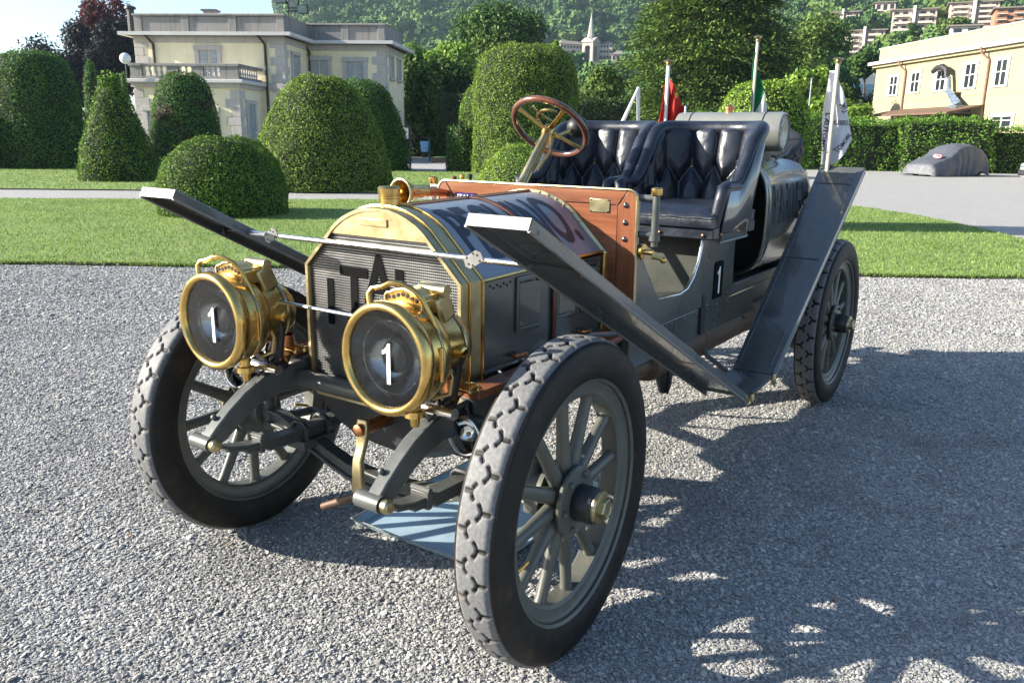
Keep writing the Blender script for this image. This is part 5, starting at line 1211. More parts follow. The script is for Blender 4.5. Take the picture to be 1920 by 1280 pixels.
# ---------------------------------------------------------------- bonnet
def bz(y, x):
    k = (XB - x) / .77; return float(np.interp(abs(y), [p[0] for p in HP], [p[1] for p in HP])) - .004 + .014 * k
NB = 40
ysb = np.interp(np.linspace(0, 1, 21), np.linspace(0, 1, len(HP)), [p[0] for p in HP])
yy = np.concatenate([-ysb[::-1], ysb[1:]])
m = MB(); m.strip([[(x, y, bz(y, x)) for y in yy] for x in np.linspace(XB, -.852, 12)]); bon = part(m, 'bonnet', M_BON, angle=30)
part(MB().tube([(x, 0, bz(0, x) + .002) for x in np.linspace(XB, -.85, 8)], .0065, 10), 'hinge_rod', M_COP, bon)
for s in (-1, 1):
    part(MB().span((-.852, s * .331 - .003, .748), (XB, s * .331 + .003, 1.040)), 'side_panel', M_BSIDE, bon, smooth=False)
    part(MB().tube([(XB, s * .336, 1.041), (-.85, s * .336, 1.055)], .006, 8), 'shoulder_hinge', M_BRS, bon)
    part(MB().tube([(XB, s * .338, .752), (-.85, s * .338, .752)], .007, 8), 'lower_bead', M_BSIDE, bon)
    for (x0, x1) in ((-.262, -.405), (-.51, -.635), (-.68, -.79)):
        yo = s * .3375
        m = MB()
        for a in ((x0, .848, x0 - .014, 1.028), (x1 + .014, .848, x1, 1.028), (x0 - .014, .848, x1 + .014, .862), (x0 - .014, 1.014, x1 + .014, 1.028)): m.span((a[0], yo - .004, a[1]), (a[2], yo + .004, a[3]))
        lv = part(m, 'louvre_frame', M_BSIDE, bon, smooth=False, bevel=.002)
        m = MB(); m.add([(x0 - .022, s * .336, .868), (x1 + .020, s * .350, .868), (x1 + .020, s * .350, 1.008), (x0 - .022, s * .336, 1.008)], [(0, 1, 2, 3)]); part(m, 'louvre_flap', M_BSIDE, lv, smooth=False, solid=.003)
        part(MB().span((x0 - .016, s * .3343, .864), (x0 - .034, s * .337, 1.012)), 'louvre_gap', M_BLK, lv, smooth=False)
    for i in range(7):
        if s > 0: part(MB().sphere((-.125 - .018 * i, s * .335, 1.02 - .008 * (i % 2)), .0035, 8, 5), 'rivet', M_BLK, bon)
    for x in (-.272, -.700):
        m = MB(); m.tube([(x + .03, s * .338, .778), (x + .03, s * .356, .778), (x - .025, s * .358, .776), (x - .03, s * .358, .750)], [.006, .006, .006, .007], 8); m.sphere((x + .03, s * .356, .778), .009, 8, 6); part(m, 'bonnet_catch', M_COP if s > 0 else M_BRS, bon)
# leather strap over the bonnet
m = MB(); xs0 = -.455; rows = []
pth = [(-.343, .76), (-.343, 1.045)] + [(-y, bz(y, xs0) + .004) for y in ysb[::-1][1:]] + [(y, bz(y, xs0) + .004) for y in ysb[1:-1]] + [(.343, 1.045), (.343, .76)]
for k, (y, z) in enumerate(pth): dx = -.035 * min(1, abs(y) / .335); rows.append([(xs0 + dx - .012, y, z), (xs0 + dx + .012, y, z)])
m.strip(rows); part(m, 'bonnet_strap', M_STRAP, bon, solid=.004)
# name along the left slope of the bonnet (and on the right slope)
sl = np.cumsum([0] + [math.hypot(HP[i + 1][0] - HP[i][0], HP[i + 1][1] - HP[i][1]) for i in range(len(HP) - 1)])
def bon_pt(x, s, sgn, off=.0025):
    y = float(np.interp(s, sl, [p[0] for p in HP])); y2 = float(np.interp(s + .004, sl, [p[0] for p in HP])); z = bz(y, x); dz = bz(min(.335, y2), x) - z; dy = max(1e-4, min(.335, y2) - y)
    n = Vector((0, -dz, dy)).normalized(); return (x, sgn * (y + n.y * off), z + n.z * off)
for sgn in (1, -1):
    bm = text_mesh('PECHINO.', .3, cuts=((1, .012),), bold=.006, spacing=1.0)
    xs_ = [v.co.x for v in bm.verts]; ys_ = [v.co.y for v in bm.verts]; x0, x1, y0, y1 = min(xs_), max(xs_), min(ys_), max(ys_)
    def fn(x, y):
        a = (x - x0) / (x1 - x0); b = (y - y0) / (y1 - y0); a = a if sgn > 0 else 1 - a
        return bon_pt(-.135 - .645 * a, .345 - .255 * b, sgn)
    text_obj('lettering', bm, fn, M_LTR, bon)

# ---------------------------------------------------------------- dashboard
XD = -.859
def rr(poly_w, zb, zt, r=.035, n=6, wt=None):
    w = poly_w; wt = wt or w; out = [(-w, zb)]
    for i in range(n + 1):
        a = PI - (PI / 2) * i / n; out.append((-wt + r + r * math.cos(a), zt - r + r * math.sin(a)))
    for i in range(n + 1):
        a = PI / 2 - (PI / 2) * i / n; out.append((wt - r + r * math.cos(a), zt - r + r * math.sin(a)))
    return out + [(w, zb)]
DZ = .74
m = MB(); m.prism([(p[0] * .83, p[1]) for p in rr(.462, DZ, 1.225, .001, 1)], 'x', XD - .014, XD + .012); dash = part(m, 'dashboard', M_WOOD, bevel=.002)
for s in (-1, 1):
    pts = [(s * .386, DZ), (s * .386, 1.222), (s * .40, 1.242)] + [(s * (.462 - .035 + .035 * math.cos(a)), 1.282 - .035 + .035 * math.sin(a)) for a in np.linspace(PI / 2, 0, 7)] + [(s * .468, DZ)]
    part(MB().prism(pts, 'x', XD - .016, XD + .014), 'stile', M_WOODV, dash, bevel=.002)
part(MB().prism([(-.384, 1.2275), (.384, 1.2275), (.425, 1.282), (-.425, 1.282)], 'x', XD - .0155, XD + .0135), 'top_rail', M_WOOD, dash, bevel=.002)
ol = rr(.468, DZ, 1.283, .036, 8, .463)
part(MB().tube([(XD + .012, y, z) for y, z in ol], .0055, 8), 'brass_edge', M_BRS2, dash)
# arch trim and rivets where the bonnet meets the board
a_ = [(y * 1.06, 1.0 + (z - 1.0) * 1.075) for y, z in arcL + arcR]; b_ = [(y * .99, z + .006) for y, z in arcL + arcR]
m = MB(); m.strip([[(XD + .013, y, z) for y, z in a_], [(XD + .022, y * 1.0, z) for y, z in a_], [(XD + .030, y, z) for y, z in b_]]); tr = part(m, 'arch_trim', M_BRS2, dash, angle=25)
for i in range(1, len(a_) - 1): part(MB().sphere((XD + .026, (a_[i][0] + b_[i][0]) / 2, (a_[i][1] + b_[i][1]) / 2), .0055, 8, 6), 'rivet', M_BRS, tr)
for s in (-1, 1): part(MB().tube([(XD + .02, s * .342, .75), (XD + .02, s * .342, 1.05)], .008, 8), 'corner_bead', M_BRS, dash)
for s in (-1, 1):
    for z in (1.228, 1.165, 1.105): part(MB().sphere((XD + .013, s * .418, z), .0105, 12, 8), 'bolt_head', M_RIVET, dash)
pq = part(MB().span((XD + .0125, .268, 1.196), (XD + .0165, .352, 1.246)), 'plaque', M_BRS2, dash, bevel=.003)
for a in (.274, .346):
    for b in (1.201, 1.241): part(MB().sphere((XD + .017, a, b), .003, 6, 4), 'screw', M_RIVET, pq)
bd = part(MB().prism([(-.372, 1.197), (-.362, 1.213), (-.372, 1.229), (-.372, 1.237), (-.262, 1.237), (-.262, 1.229), (-.272, 1.213), (-.262, 1.197)], 'x', XD + .0135, XD + .0175), 'badge', pmat('blue_enamel', (.018, .012, .11), .2), dash)
bm = text_mesh('ITALA', .036, bold=.0004); text_obj('badge_lettering', bm, lambda x, y: (XD + .0182, -.317 + x * .92, 1.216 + y), M_WHITE, bd)
for (y, z, mt, L_) in ((-.415, 1.285, M_STRAP, .035), (-.372, 1.29, M_BRS, .04), (-.33, 1.292, M_IRON, .04)): part(MB().lathe([(.008, 0), (.008, L_ * .6), (.011, L_ * .65), (.011, L_), (.001, L_ + .003)], (XD - .03, y, z - .022), 'z', 12), 'oil_plunger', mt, dash)
part(MB().span((XD - .06, -.43, 1.20), (XD - .017, -.30, 1.266)), 'oiler_box', M_BRS2, dash, bevel=.004)
# lantern holders on both ends of the board
for s in (-1, 1):
    m = MB(); m.cyl((XD - .01, s * .46, 1.256), (XD - .02, s * .515, 1.256), .012, 12); m.cyl((XD - .01, s * .46, 1.125), (XD - .02, s * .515, 1.125), .012, 12); m.cyl((XD - .02, s * .522, 1.11), (XD - .02, s * .522, 1.27), .0135, 14)
    lh = part(m, 'lantern_holder', M_STL if s < 0 else M_HORN); part(MB().lathe([(.019, 0), (.021, .004), (.021, .024), (.016, .028), (.001, .029)], (XD - .02, s * .522, 1.266), 'z', 14), 'holder_cap', M_BRS, lh)
    part(MB().lathe([(.019, 0), (.020, -.022), (.012, -.026), (.012, -.042), (.001, -.043)], (XD - .02, s * .522, 1.125), 'z', 14), 'holder_foot', M_HORN, lh)
m = MB(); m.cyl((XD - .015, .462, 1.06), (XD - .02, .52, 1.06), .010, 10); m.lathe([(.03, 0), (.03, .01), (.012, .012)], (XD - .018, .475, 1.06), 'y', 14); m.cyl((XD - .02, .515, 1.045), (XD - .05, .545, 1.035), .008, 8); m.sphere((XD - .05, .548, 1.032), .013, 10, 6); part(m, 'fuel_tap', M_BRS, dash)
# bulb-horn trumpet on the right side of the bonnet
m = MB(); m.lathe([(.052, .06), (.056, .052), (.046, .03), (.030, 0), (.024, -.05), (.020, -.10), (.001, -.11)], (-.60, -.405, 1.245), 'x', 24); hn = part(m, 'trumpet_horn', M_BRS, solid=.002)
part(MB().tube([(-.545, -.405 + .053 * math.cos(a), 1.245 + .053 * math.sin(a)) for a in np.linspace(0, 2 * PI, 24, endpoint=False)], .006, 8, closed=True), 'horn_rim', M_BRS2, hn)
part(MB().tube([(-.69, -.405, 1.245), (-.76, -.41, 1.24), (-.852, -.42, 1.23)], [.022, .018, .014], 12), 'horn_tube', M_COP, hn)

# ---------------------------------------------------------------- steering
SC = Vector((-1.425, -.28, 1.507)); SA = .82; SN = Vector((-math.cos(SA), 0, math.sin(SA))); S1 = Vector((0, 1, 0)); S2 = Vector((math.sin(SA), 0, math.cos(SA)))
m = MB(); m.tube([SC + S1 * math.cos(a) * .178 + S2 * math.sin(a) * .178 for a in np.linspace(0, 2 * PI, 56, endpoint=False)], .0145, 14, closed=True); sw = part(m, 'steering_wheel', M_RIM)
for k in range(4):
    a = .72 + k * PI / 2; d = S1 * math.cos(a) + S2 * math.sin(a); m = MB(); rows = []
    nrm = SN.cross(d)
    for t, w in ((.02, .012), (.08, .009), (.16, .011), (.182, .015)):
        c_ = SC - SN * (.02 - .10 * t) + d * t; rows.append([c_ + nrm * w + SN * .005, c_ - nrm * w + SN * .005, c_ - nrm * w - SN * .005, c_ + nrm * w - SN * .005])
    m.strip(rows, closed_v=True); m.add(rows[0], [(0, 1, 2, 3)]); m.add(rows[-1], [(3, 2, 1, 0)]); part(m, 'spoke', M_BRS, sw, bevel=.002)
part(MB().lathe([(.001, .016), (.022, .014), (.028, .004), (.028, -.02), (.024, -.04), (.001, -.04)], SC - SN * .012, SN, 20), 'hub', M_BRS, sw)
part(MB().cyl(SC - SN * .04, SC - SN * .92, .020, 18), 'column', M_BRS2, sw)
part(MB().cyl(SC - SN * .03 + S1 * .024, SC - SN * .90 + S1 * .024, .006, 8), 'throttle_rod', M_BRS, sw)
q0 = SC + SN * .035; m = MB(); m.tube([q0 + S1 * math.cos(a) * .075 + S2 * math.sin(a) * .075 for a in np.linspace(.9, 3.6, 18)], .007, 8); m.tube([q0, q0 + S1 * -.05 + S2 * .06, q0 + S1 * -.066 + S2 * .10], .005, 8); part(m, 'quadrant', M_BRS, sw)
m = MB(); m.tube([SC - SN * .05 + S1 * .03, SC - SN * .15 + S1 * .07, SC - SN * .25 + S1 * .05], .008, 8); part(m, 'lever', M_BRS, sw)
part(MB().sphere((-1.60, -.235, 1.512), .052, 18, 12, (1, 1, .95)), 'horn_bulb', M_BULB); part(MB().tube([(-1.56, -.24, 1.50), (-1.49, -.25, 1.48), (-1.42, -.27, 1.46)], .009, 8), 'horn_bulb_tube', M_BRS)

# ---------------------------------------------------------------- body sides, floor
for s in (-1, 1):
    pl_ = [(-.875, .735), (-.875, 1.055), (-.905, 1.055), (-1.085, .858), (-1.10, .845), (-1.32, .832), (-1.40, .845), (-1.46, .885), (-1.51, .95), (-1.535, 1.02), (-1.54, 1.085), (-1.93, 1.085), (-1.96, .735)]
    y0, y1 = (s * .437, s * .452); b = part(MB().prism(pl_, 'y', min(y0, y1), max(y0, y1)), 'body_side', M_BODY, bevel=.003)
    part(MB().tube([(x, s * .447, z) for x, z in pl_[2:11]], .006, 8), 'opening_bead', M_STL, b)
    part(MB().span((-2.3, s * .405, .595), (-.88, s * .444, .733)), 'sill', M_BODY, bevel=.006)
    for i in range(8): part(MB().sphere((-1.0 - i * .13, s * .445, .715), .006, 8, 5), 'rivet', M_RIVET, b)
    for (x, z) in ((-1.62, .96), (-1.62, .74), (-1.88, .98), (-1.88, .76), (-1.70, 1.02)): part(MB().sphere((x, s * .453, z), .006, 8, 5), 'rivet', M_RIVET, b)
    # number plate
    bx = rr(.052, .755, .925, .018, 4); bx = [(-1.745 + p[0], p[1]) for p in bx]
    np_ = part(MB().prism(bx, 'y', s * .4525, s * .457), 'number_plate', M_LTRB, b); numeral_one('numeral', lambda x, y: (-1.745 - s * x, s * .4585, .838 + y), .125, M_WHITE, np_)
    m = MB(); m.span((-1.565, s * .4445, .61), (-1.615, s * .457, .735)); m.span((-1.575, s * .4525, .735), (-1.605, s * .4575, .79)); part(m, 'hinge_strap', M_IRON, b, bevel=.003)
    # wood runner on the chassis by the bonnet
    part(MB().span((-.845, s * .362, .7215), (.062, s * .432, .7465)), 'wood_runner', M_WOOD, bevel=.003)
    # splash panel between runner and bonnet
    part(MB().span((-.84, s * .332, .7215), (-.02, s * .361, .7285)), 'ledge', M_BODY, smooth=False)
part(MB().span((-1.62, -.436, .735), (-.876, .436, .795)), 'floor', M_BODY, smooth=False)
m = MB(); m.add([(-.876, -.43, .93), (-.876, .43, .93), (-1.12, .43, .797), (-1.12, -.43, .797)], [(0, 1, 2, 3)]); part(m, 'toe_board', M_BODY, smooth=False, solid=.008)
part(MB().span((-2.0, -.435, .735), (-1.60, .435, 1.045)), 'seat_box', M_BODY, bevel=.006)
for y in (-.33, -.16): part(MB().tube([(-.95, y, .93), (-1.06, y, .99), (-1.08, y, 1.02)], [.007, .007, .022], 8), 'pedal', M_IRON)

# ---------------------------------------------------------------- tufted seats
def seat(yc):
    hw, rc, xf, xb = .205, .15, -1.55, -2.02
    la = (xf - xb) - rc; lc = PI / 2 * rc; lb = 2 * (hw - rc); Lt = 2 * la + 2 * lc + lb
    def plan(s):
        d = s * Lt
        if d < la: return (xf - d, -hw), (0, -1), 0
        d -= la
        if d < lc: a = d / rc; return (xb + rc - rc * math.sin(a), -hw + rc - rc * math.cos(a)), (-math.sin(a), -math.cos(a)), math.sin(a)
        d -= lc
        if d < lb: return (xb, -hw + rc + d), (-1, 0), 1
        d -= lb
        if d < lc: a = d / rc; return (xb + rc - rc * math.cos(a), hw - rc + rc * math.sin(a)), (-math.cos(a), math.sin(a)), math.cos(a)
        d -= lc; return (xb + rc + d, hw), (0, 1), 0
    def top(s):
        (x, y), n, b = plan(s); k = max(0, min(1, (xf - .12 - x) / .30)); k = k * k * (3 - 2 * k); return 1.262 + .255 * k
    zb = 1.09; NS, NT_ = 220, 60; nch = 12
    def surf(s, t, puff=True, out=0.0):
        (x, y), n, b = plan(s); h = top(s); z = zb + (h - zb) * t; o = out + .085 * t * b + .03 * t * (1 - b)
        if puff:
            c = s * nch; f = c % 1.0; f2 = (c + .5) % 1.0; tz = .40 + .17 * abs(2 * f - 1)      # zigzag seam between the two rows of pillows
            circ = lambda q: math.sqrt(max(0, 1 - (2 * q - 1) ** 2))
            if t > tz: p = circ(f) * min(1, math.sqrt((t - tz) / .16 + .02)) * min(1, math.sqrt(max(0, 1.06 - t) / .10))
            else: p = circ(f2) * min(1, math.sqrt((tz - t) / .16 + .02))
            o -= (.040 if h > 1.35 else .024) * p - .006
            o += .0022 * noise.noise(Vector((s * 40, t * 12, yc)))
        return (x + n[0] * o, yc + y + n[1] * o, z)
    m = MB(); m.strip([[surf(i / NS, j / NT_) for j in range(NT_ + 1)] for i in range(NS + 1)]); st_ = part(m, 'seat', M_LEA, angle=80)
    # rolled leather edge: up the front, over the arm, round the back
    pts = [Vector(surf(0, t, False, .012)) + Vector((.012, 0, 0)) for t in (0.0, .35, .7)] + [Vector(surf(s, 1.0, False, .012)) for s in np.linspace(0, 1, 70)] + [Vector(surf(1, t, False, .012)) + Vector((.012, 0, 0)) for t in (.7, .35, 0.0)]
    rad_ = [.026] * 3 + [.030 + .006 * max(0, (top(s) - 1.3) / .2) for s in np.linspace(0, 1, 70)] + [.026] * 3
    part(MB().tube(pts, rad_, 14), 'rolled_edge', M_LEA, st_, angle=80)
    part(MB().tube([Vector(p) + (Vector(surf(s, 1.0, False, .042)) - Vector(surf(s, 1.0, False, .012))) + Vector((0, 0, .008)) for p, s in zip([surf(s, 1.0, False, .012) for s in np.linspace(0, 1, 60)], np.linspace(0, 1, 60))], .006, 8), 'piping', M_LEA, st_)
    # outer metal shell
    m = MB(); rows = []
    for i in range(101):
        s = i / 100; hi = surf(s, .96, False, .038); (x, y), n, b = plan(s); lo = (x + n[0] * (.038 + .01 * b), yc + y + n[1] * (.038 + .0 * b), 1.032); rows.append([lo, tuple((np.array(lo) * .5 + np.array(hi) * .5)), hi])
    m.strip(rows); part(m, 'shell', M_GUARD, st_, solid=.006, angle=60)
    part(MB().tube([Vector(r[0]) for r in rows], .006, 8), 'shell_bead', M_EDGE, st_)
    # buttons
    for i in range(1, nch):
        if 2 < i < nch - 2: p = surf(i / nch, .57, True); part(MB().sphere(p, .007, 8, 6), 'button', M_BRS if i % 2 else M_LEA, st_)
    # cushion
    m = MB(); rows = []; xa, xe, w = -1.455, -2.0, .238
    for i in range(41):
        u = -1 + 2 * i / 40; row = []
        for j in range(41):
            v = -1 + 2 * j / 40; e = (max(abs(u), abs(v))) ** 8; fx = xa + (xe - xa) * (u * .5 + .5); fy = yc + v * w
            h = 1.165 + .030 * (1 - u ** 4) * (1 - v ** 4) + .005 * noise.noise(Vector((fx * 16, fy * 16, 0))); row.append((fx, fy, h - .02 * e))
        rows.append(row)
    m.strip(rows); rim_ = [rows[0][j] for j in range(41)] + [rows[i][40] for i in range(1, 41)] + [rows[40][j] for j in range(39, -1, -1)] + [rows[i][0] for i in range(39, 0, -1)]
    m.strip([rim_, [(p[0] + (.006 if p[0] > -1.6 else 0), p[1], 1.13) for p in rim_], [(p[0], p[1], 1.10) for p in rim_]], closed_v=True); cu = part(m, 'cushion', M_LEA, st_, angle=50)
    part(MB().tube([Vector(p) + Vector((.003, 0, -.004)) for p in rim_], .005, 6, closed=True), 'cushion_piping', M_LEA, st_)
    part(MB().span((-1.47, yc - .245, 1.048), (-2.0, yc + .245, 1.099)), 'seat_rail', M_LEA, st_, bevel=.006)
    for k in (-.2, 0, .2): part(MB().sphere((-1.468, yc + k, 1.068), .008, 10, 6), 'stud', M_COP, st_)
    for x in (-1.55, -1.75): part(MB().sphere((x, yc + math.copysign(.247, yc), 1.068), .008, 10, 6), 'stud', M_COP, st_)
seat(.275); seat(-.275)

# ---------------------------------------------------------------- side barrels, transverse tank, rear platform
def sup(w, h, cy, cz, n=40, e=3.2):
    out = []
    for k in range(n):
        a = 2 * PI * k / n; c, s = math.cos(a), math.sin(a); out.append((cy + w * math.copysign(abs(c) ** (2 / e), c), cz + h * math.copysign(abs(s) ** (2 / e), s)))
    return out
for s in (-1, 1):
    cy, cz, w, h = s * .30, 1.085, .232, .285
    st = [(-2.12, .985), (-2.125, 1.0), (-2.14, 1.006), (-2.155, 1.0), (-2.165, .99), (-2.18, 1.0), (-2.20, 1.003), (-2.22, .99), (-2.5, .99), (-2.80, .985), (-2.82, 1.0), (-2.85, 1.0), (-2.87, .985), (-2.93, .94), (-2.96, .80)]
    m = MB(); rows = [[(x, y, z) for y, z in sup(w * k, h * k, cy, cz)] for x, k in st]; m.strip(rows, closed_v=True); m.add(rows[-1], [tuple(range(40))])
    bt = part(m, 'side_tank', pmat('tank_paint', (.050, .053, .046), .24, var=.12, coat=.5, dirt=(.14, .13, .11), dirt_amt=.15), angle=30)
    m = MB(); inner = [[(x, y, z) for y, z in sup(w * k, h * k, cy, cz)] for x, k in ((-2.12, .985), (-2.125, .94), (-2.26, .92))]; m.strip(inner, closed_v=True); m.add(inner[-1], [tuple(range(40))]); part(m, 'recess', M_BLK, bt)
    bm = text_mesh('PARIGI', .2, cuts=((1, .012),), bold=.0, spacing=1.25)
    xs_ = [v.co.x for v in bm.verts]; ys_ = [v.co.y for v in bm.verts]; x0, x1, y0, y1 = min(xs_), max(xs_), min(ys_), max(ys_)
    prof_ = [(y, z) for y, z in sup(w * .99, h * .99, cy, cz, 200) if s * (y - cy) > 0]; prof_.sort(key=lambda p: p[1])
    def fb(x, y):
        a = (x - x0) / (x1 - x0); b = (y - y0) / (y1 - y0); a = a if s > 0 else 1 - a; z = 1.055 + .20 * b
        yy_ = float(np.interp(z, [p[1] for p in prof_], [p[0] for p in prof_])); return (-2.255 - .50 * a, yy_ + s * .004, z)
    text_obj('lettering', bm, fb, M_LTR, bt)
    part(MB().lathe([(.028, 0), (.03, .02), (.02, .03), (.001, .032)], (-2.3, s * .36, 1.362), 'z', 14), 'tank_cap', M_BRS, bt)
m = MB(); m.lathe([(.001, -.128), (.075, -.126), (.096, -.112), (.100, -.09), (.100, .445), (.097, .462), (.088, .468), (.085, .46), (.001, .45)], (-2.52, 0, 1.508), 'y', 40); tk = part(m, 'transverse_tank', pmat('pale_grey_paint', (.17, .175, .16), .3, var=.12, coat=.5), angle=30)
for y in (-.03, .37): part(MB().lathe([(.1005, y - .004), (.1025, y), (.1005, y + .004)], (-2.52, 0, 1.508), 'y', 40), 'seam', M_IRON, tk)
part(MB().lathe([(.022, 0), (.022, .016), (.028, .018), (.028, .03), (.018, .036), (.001, .037)], (-2.52, .16, 1.605), 'z', 18), 'filler_cap', M_COP, tk)
part(MB().lathe([(.006, 0), (.005, .035), (.001, .04)], (-2.52, -.09, 1.605), 'z', 8), 'vent_pipe', M_STL, tk)
for y in (-.02, .36): part(MB().prism([(-2.62, 1.36), (-2.42, 1.36), (-2.44, 1.44), (-2.60, 1.44)], 'y', y - .015, y + .015), 'tank_cradle', M_IRON, tk)
part(MB().tube([(-2.62, .40, 1.37), (-2.68, .44, 1.40), (-2.70, .45, 1.44)], .008, 8), 'grab_hook', M_EDGE)
part(MB().span((-3.55, -.42, .72), (-2.0, .42, .775)), 'rear_platform', M_FRM, bevel=.01)
part(MB().span((-2.95, -.06, .775), (-2.1, .06, 1.36)), 'tool_locker', M_BODY, bevel=.01)
part(MB().span((-3.5, -.40, .775), (-2.97, .40, 1.185)), 'rear_locker', M_BODY, bevel=.02)
# mud guards: long shallow trays on the slant
def plank(P0, P1, yi0, yo0, yi1, yo1, lip, name, side, mats=(M_GUARD, M_EDGE), end_lip=True):
    """sheet from P0 to P1 (x,z) with turned-down edges"""
    d = np.array([P1[0] - P0[0], P1[1] - P0[1]]); L_ = np.linalg.norm(d); d /= L_; n = np.array([-d[1], d[0]]); n = n if n[1] > 0 else -n
    def P(t, k, off):
        y = (yi0 + (yi1 - yi0) * t) * (1 - k) + (yo0 + (yo1 - yo0) * t) * k; q = np.array(P0) + d * L_ * t - n * off; return (q[0], side * y, q[1])
    m = MB(); T_ = np.linspace(0, 1, 14)
    m.strip([[P(t, 0, lip), P(t, .0, .003), P(t, .015, 0), P(t, .985, 0), P(t, 1, .003), P(t, 1, lip)] for t in T_])
    if end_lip: m.add([P(0, 0, 0), P(0, 1, 0), P(0, 1, lip), P(0, 0, lip)], [(0, 1, 2, 3)])
    o = part(m, name, mats[0], smooth=False, solid=.004)
    for k in (0, 1): part(MB().tube([P(t, k, lip) for t in (0, 1)], .0045, 6), 'edge_wire', mats[1], o)
    return o, P
for s in (-1, 1):
    o, P = plank((.307, 1.284), (-1.36, .436), .585, .765, .585, .765, .030, 'front_mudguard', s)
    e = part(MB().add([P(-.0015, 0, -.001), P(-.0015, 1, -.001), P(-.0015, 1, .030), P(-.0015, 0, .030), P(.001, 0, -.001), P(.001, 1, -.001), P(.001, 1, .030), P(.001, 0, .030)], [(0, 1, 2, 3), (7, 6, 5, 4), (0, 4, 5, 1), (1, 5, 6, 2), (2, 6, 7, 3), (3, 7, 4, 0)]), 'end_cap', M_EDGE, o, smooth=False)
    for t in (.16,): part(MB().tube([P(t, .06, .012), P(t + .02, .94, .012)], .005, 6), 'cross_rib', M_IRON, o); part(MB().box(P(t + .02, .9, .012), (.03, .02, .02)), 'rib_clip', M_IRON, o)
    part(MB().sphere(P(.02, 1, .018), .006, 8, 5), 'rivet', M_RIVET, o)
    o2, P2 = plank((-3.03, 1.325), (-1.665, .456), .53, .768, .585, .768, .030, 'rear_mudguard', s, end_lip=False)
    m = MB()
    for t in (.10, .50): m.add([P2(t, .05, -.003), P2(t, .9, -.003), P2(t + .004, .9, -.003), P2(t + .004, .05, -.003)], [(0, 1, 2, 3)])
    part(m, 'seam', M_BLK, o2, smooth=False)
    part(MB().tube([P2(0.03, .12, -.004), P2(.97, .10, -.004)], .0025, 6), 'crease', M_GUARD, o2); part(MB().tube([P2(0.03, .86, -.004), P2(.97, .86, -.004)], .0025, 6), 'crease', M_GUARD, o2)
    for (t, k) in ((.07, .8), (.5, .1), (.5, .75)): part(MB().sphere(P2(t, k, -.003), .006, 8, 5), 'rivet', M_RIVET, o2)
    m = MB(); m.add([(-1.36, s * .583, .440), (-1.36, s * .767, .440), (-1.668, s * .767, .456), (-1.668, s * .583, .456), (-1.36, s * .583, .425), (-1.36, s * .767, .425), (-1.668, s * .767, .440), (-1.668, s * .583, .440)], [(0, 1, 2, 3), (7, 6, 5, 4), (0, 4, 5, 1), (1, 5, 6, 2), (2, 6, 7, 3), (3, 7, 4, 0)]); rb = part(m, 'running_board', M_GUARD, smooth=False)
    for x, z in ((-1.375, .415), (-1.66, .435)):
        part(MB().lathe([(.009, -.02), (.012, -.012), (.012, .012), (.009, .03)], (x, s * .773, z), 'z', 10), 'step_bolt', M_BRS2, rb)
    for x in (-1.40, -1.64): part(MB().tube([(x, s * .40, .62), (x, s * .47, .50), (x, s * .59, .43), (x, s * .74, .428)], .012, 8), 'step_iron', M_FRM, rb)
    m = MB(); m.tube([(-.42, s * .40, .735), (-.52, s * .47, .812), (-.66, s * .54, .806), (-.90, s * .60, .738)], [.014, .016, .016, .014], 10, flat=.6); stay = part(m, 'mudguard_stay', M_GUARD, o)
    part(MB().box((-.945, s * .655, .655), (.075, .11, .022), Matrix.Rotation(-.47, 3, 'Y')), 'stay_block', M_WOOD, o, bevel=.004)
    part(MB().tube([(-2.9, s * .40, .70), (-2.95, s * .5, 1.0), (-2.96, s * .6, 1.25)], .012, 8), 'rear_stay', M_FRM, o2)
# bright tie rod between the front guards with two perforated plates
td = part(MB().cyl((.038, -.59, 1.128), (.038, .59, 1.128), .0085, 12), 'tie_rod', M_STL)
for y in (-.46, .40):
    m = MB(); m.prism([(y - .026, 1.106), (y - .009, 1.101), (y + .038, 1.128), (y + .026, 1.151), (y + .008, 1.155), (y - .034, 1.128)], 'x', .046, .049); pp = part(m, 'tie_plate', M_EDGE, td)
    for a, b in ((-.015, -.014), (.0, -.017), (.015, .014), (.0, .017), (-.022, .003), (.024, -.002)): part(MB().cyl((.0485, y + a, 1.128 + b), (.0500, y + a, 1.128 + b), .0035, 8), 'hole', M_BLK, pp)

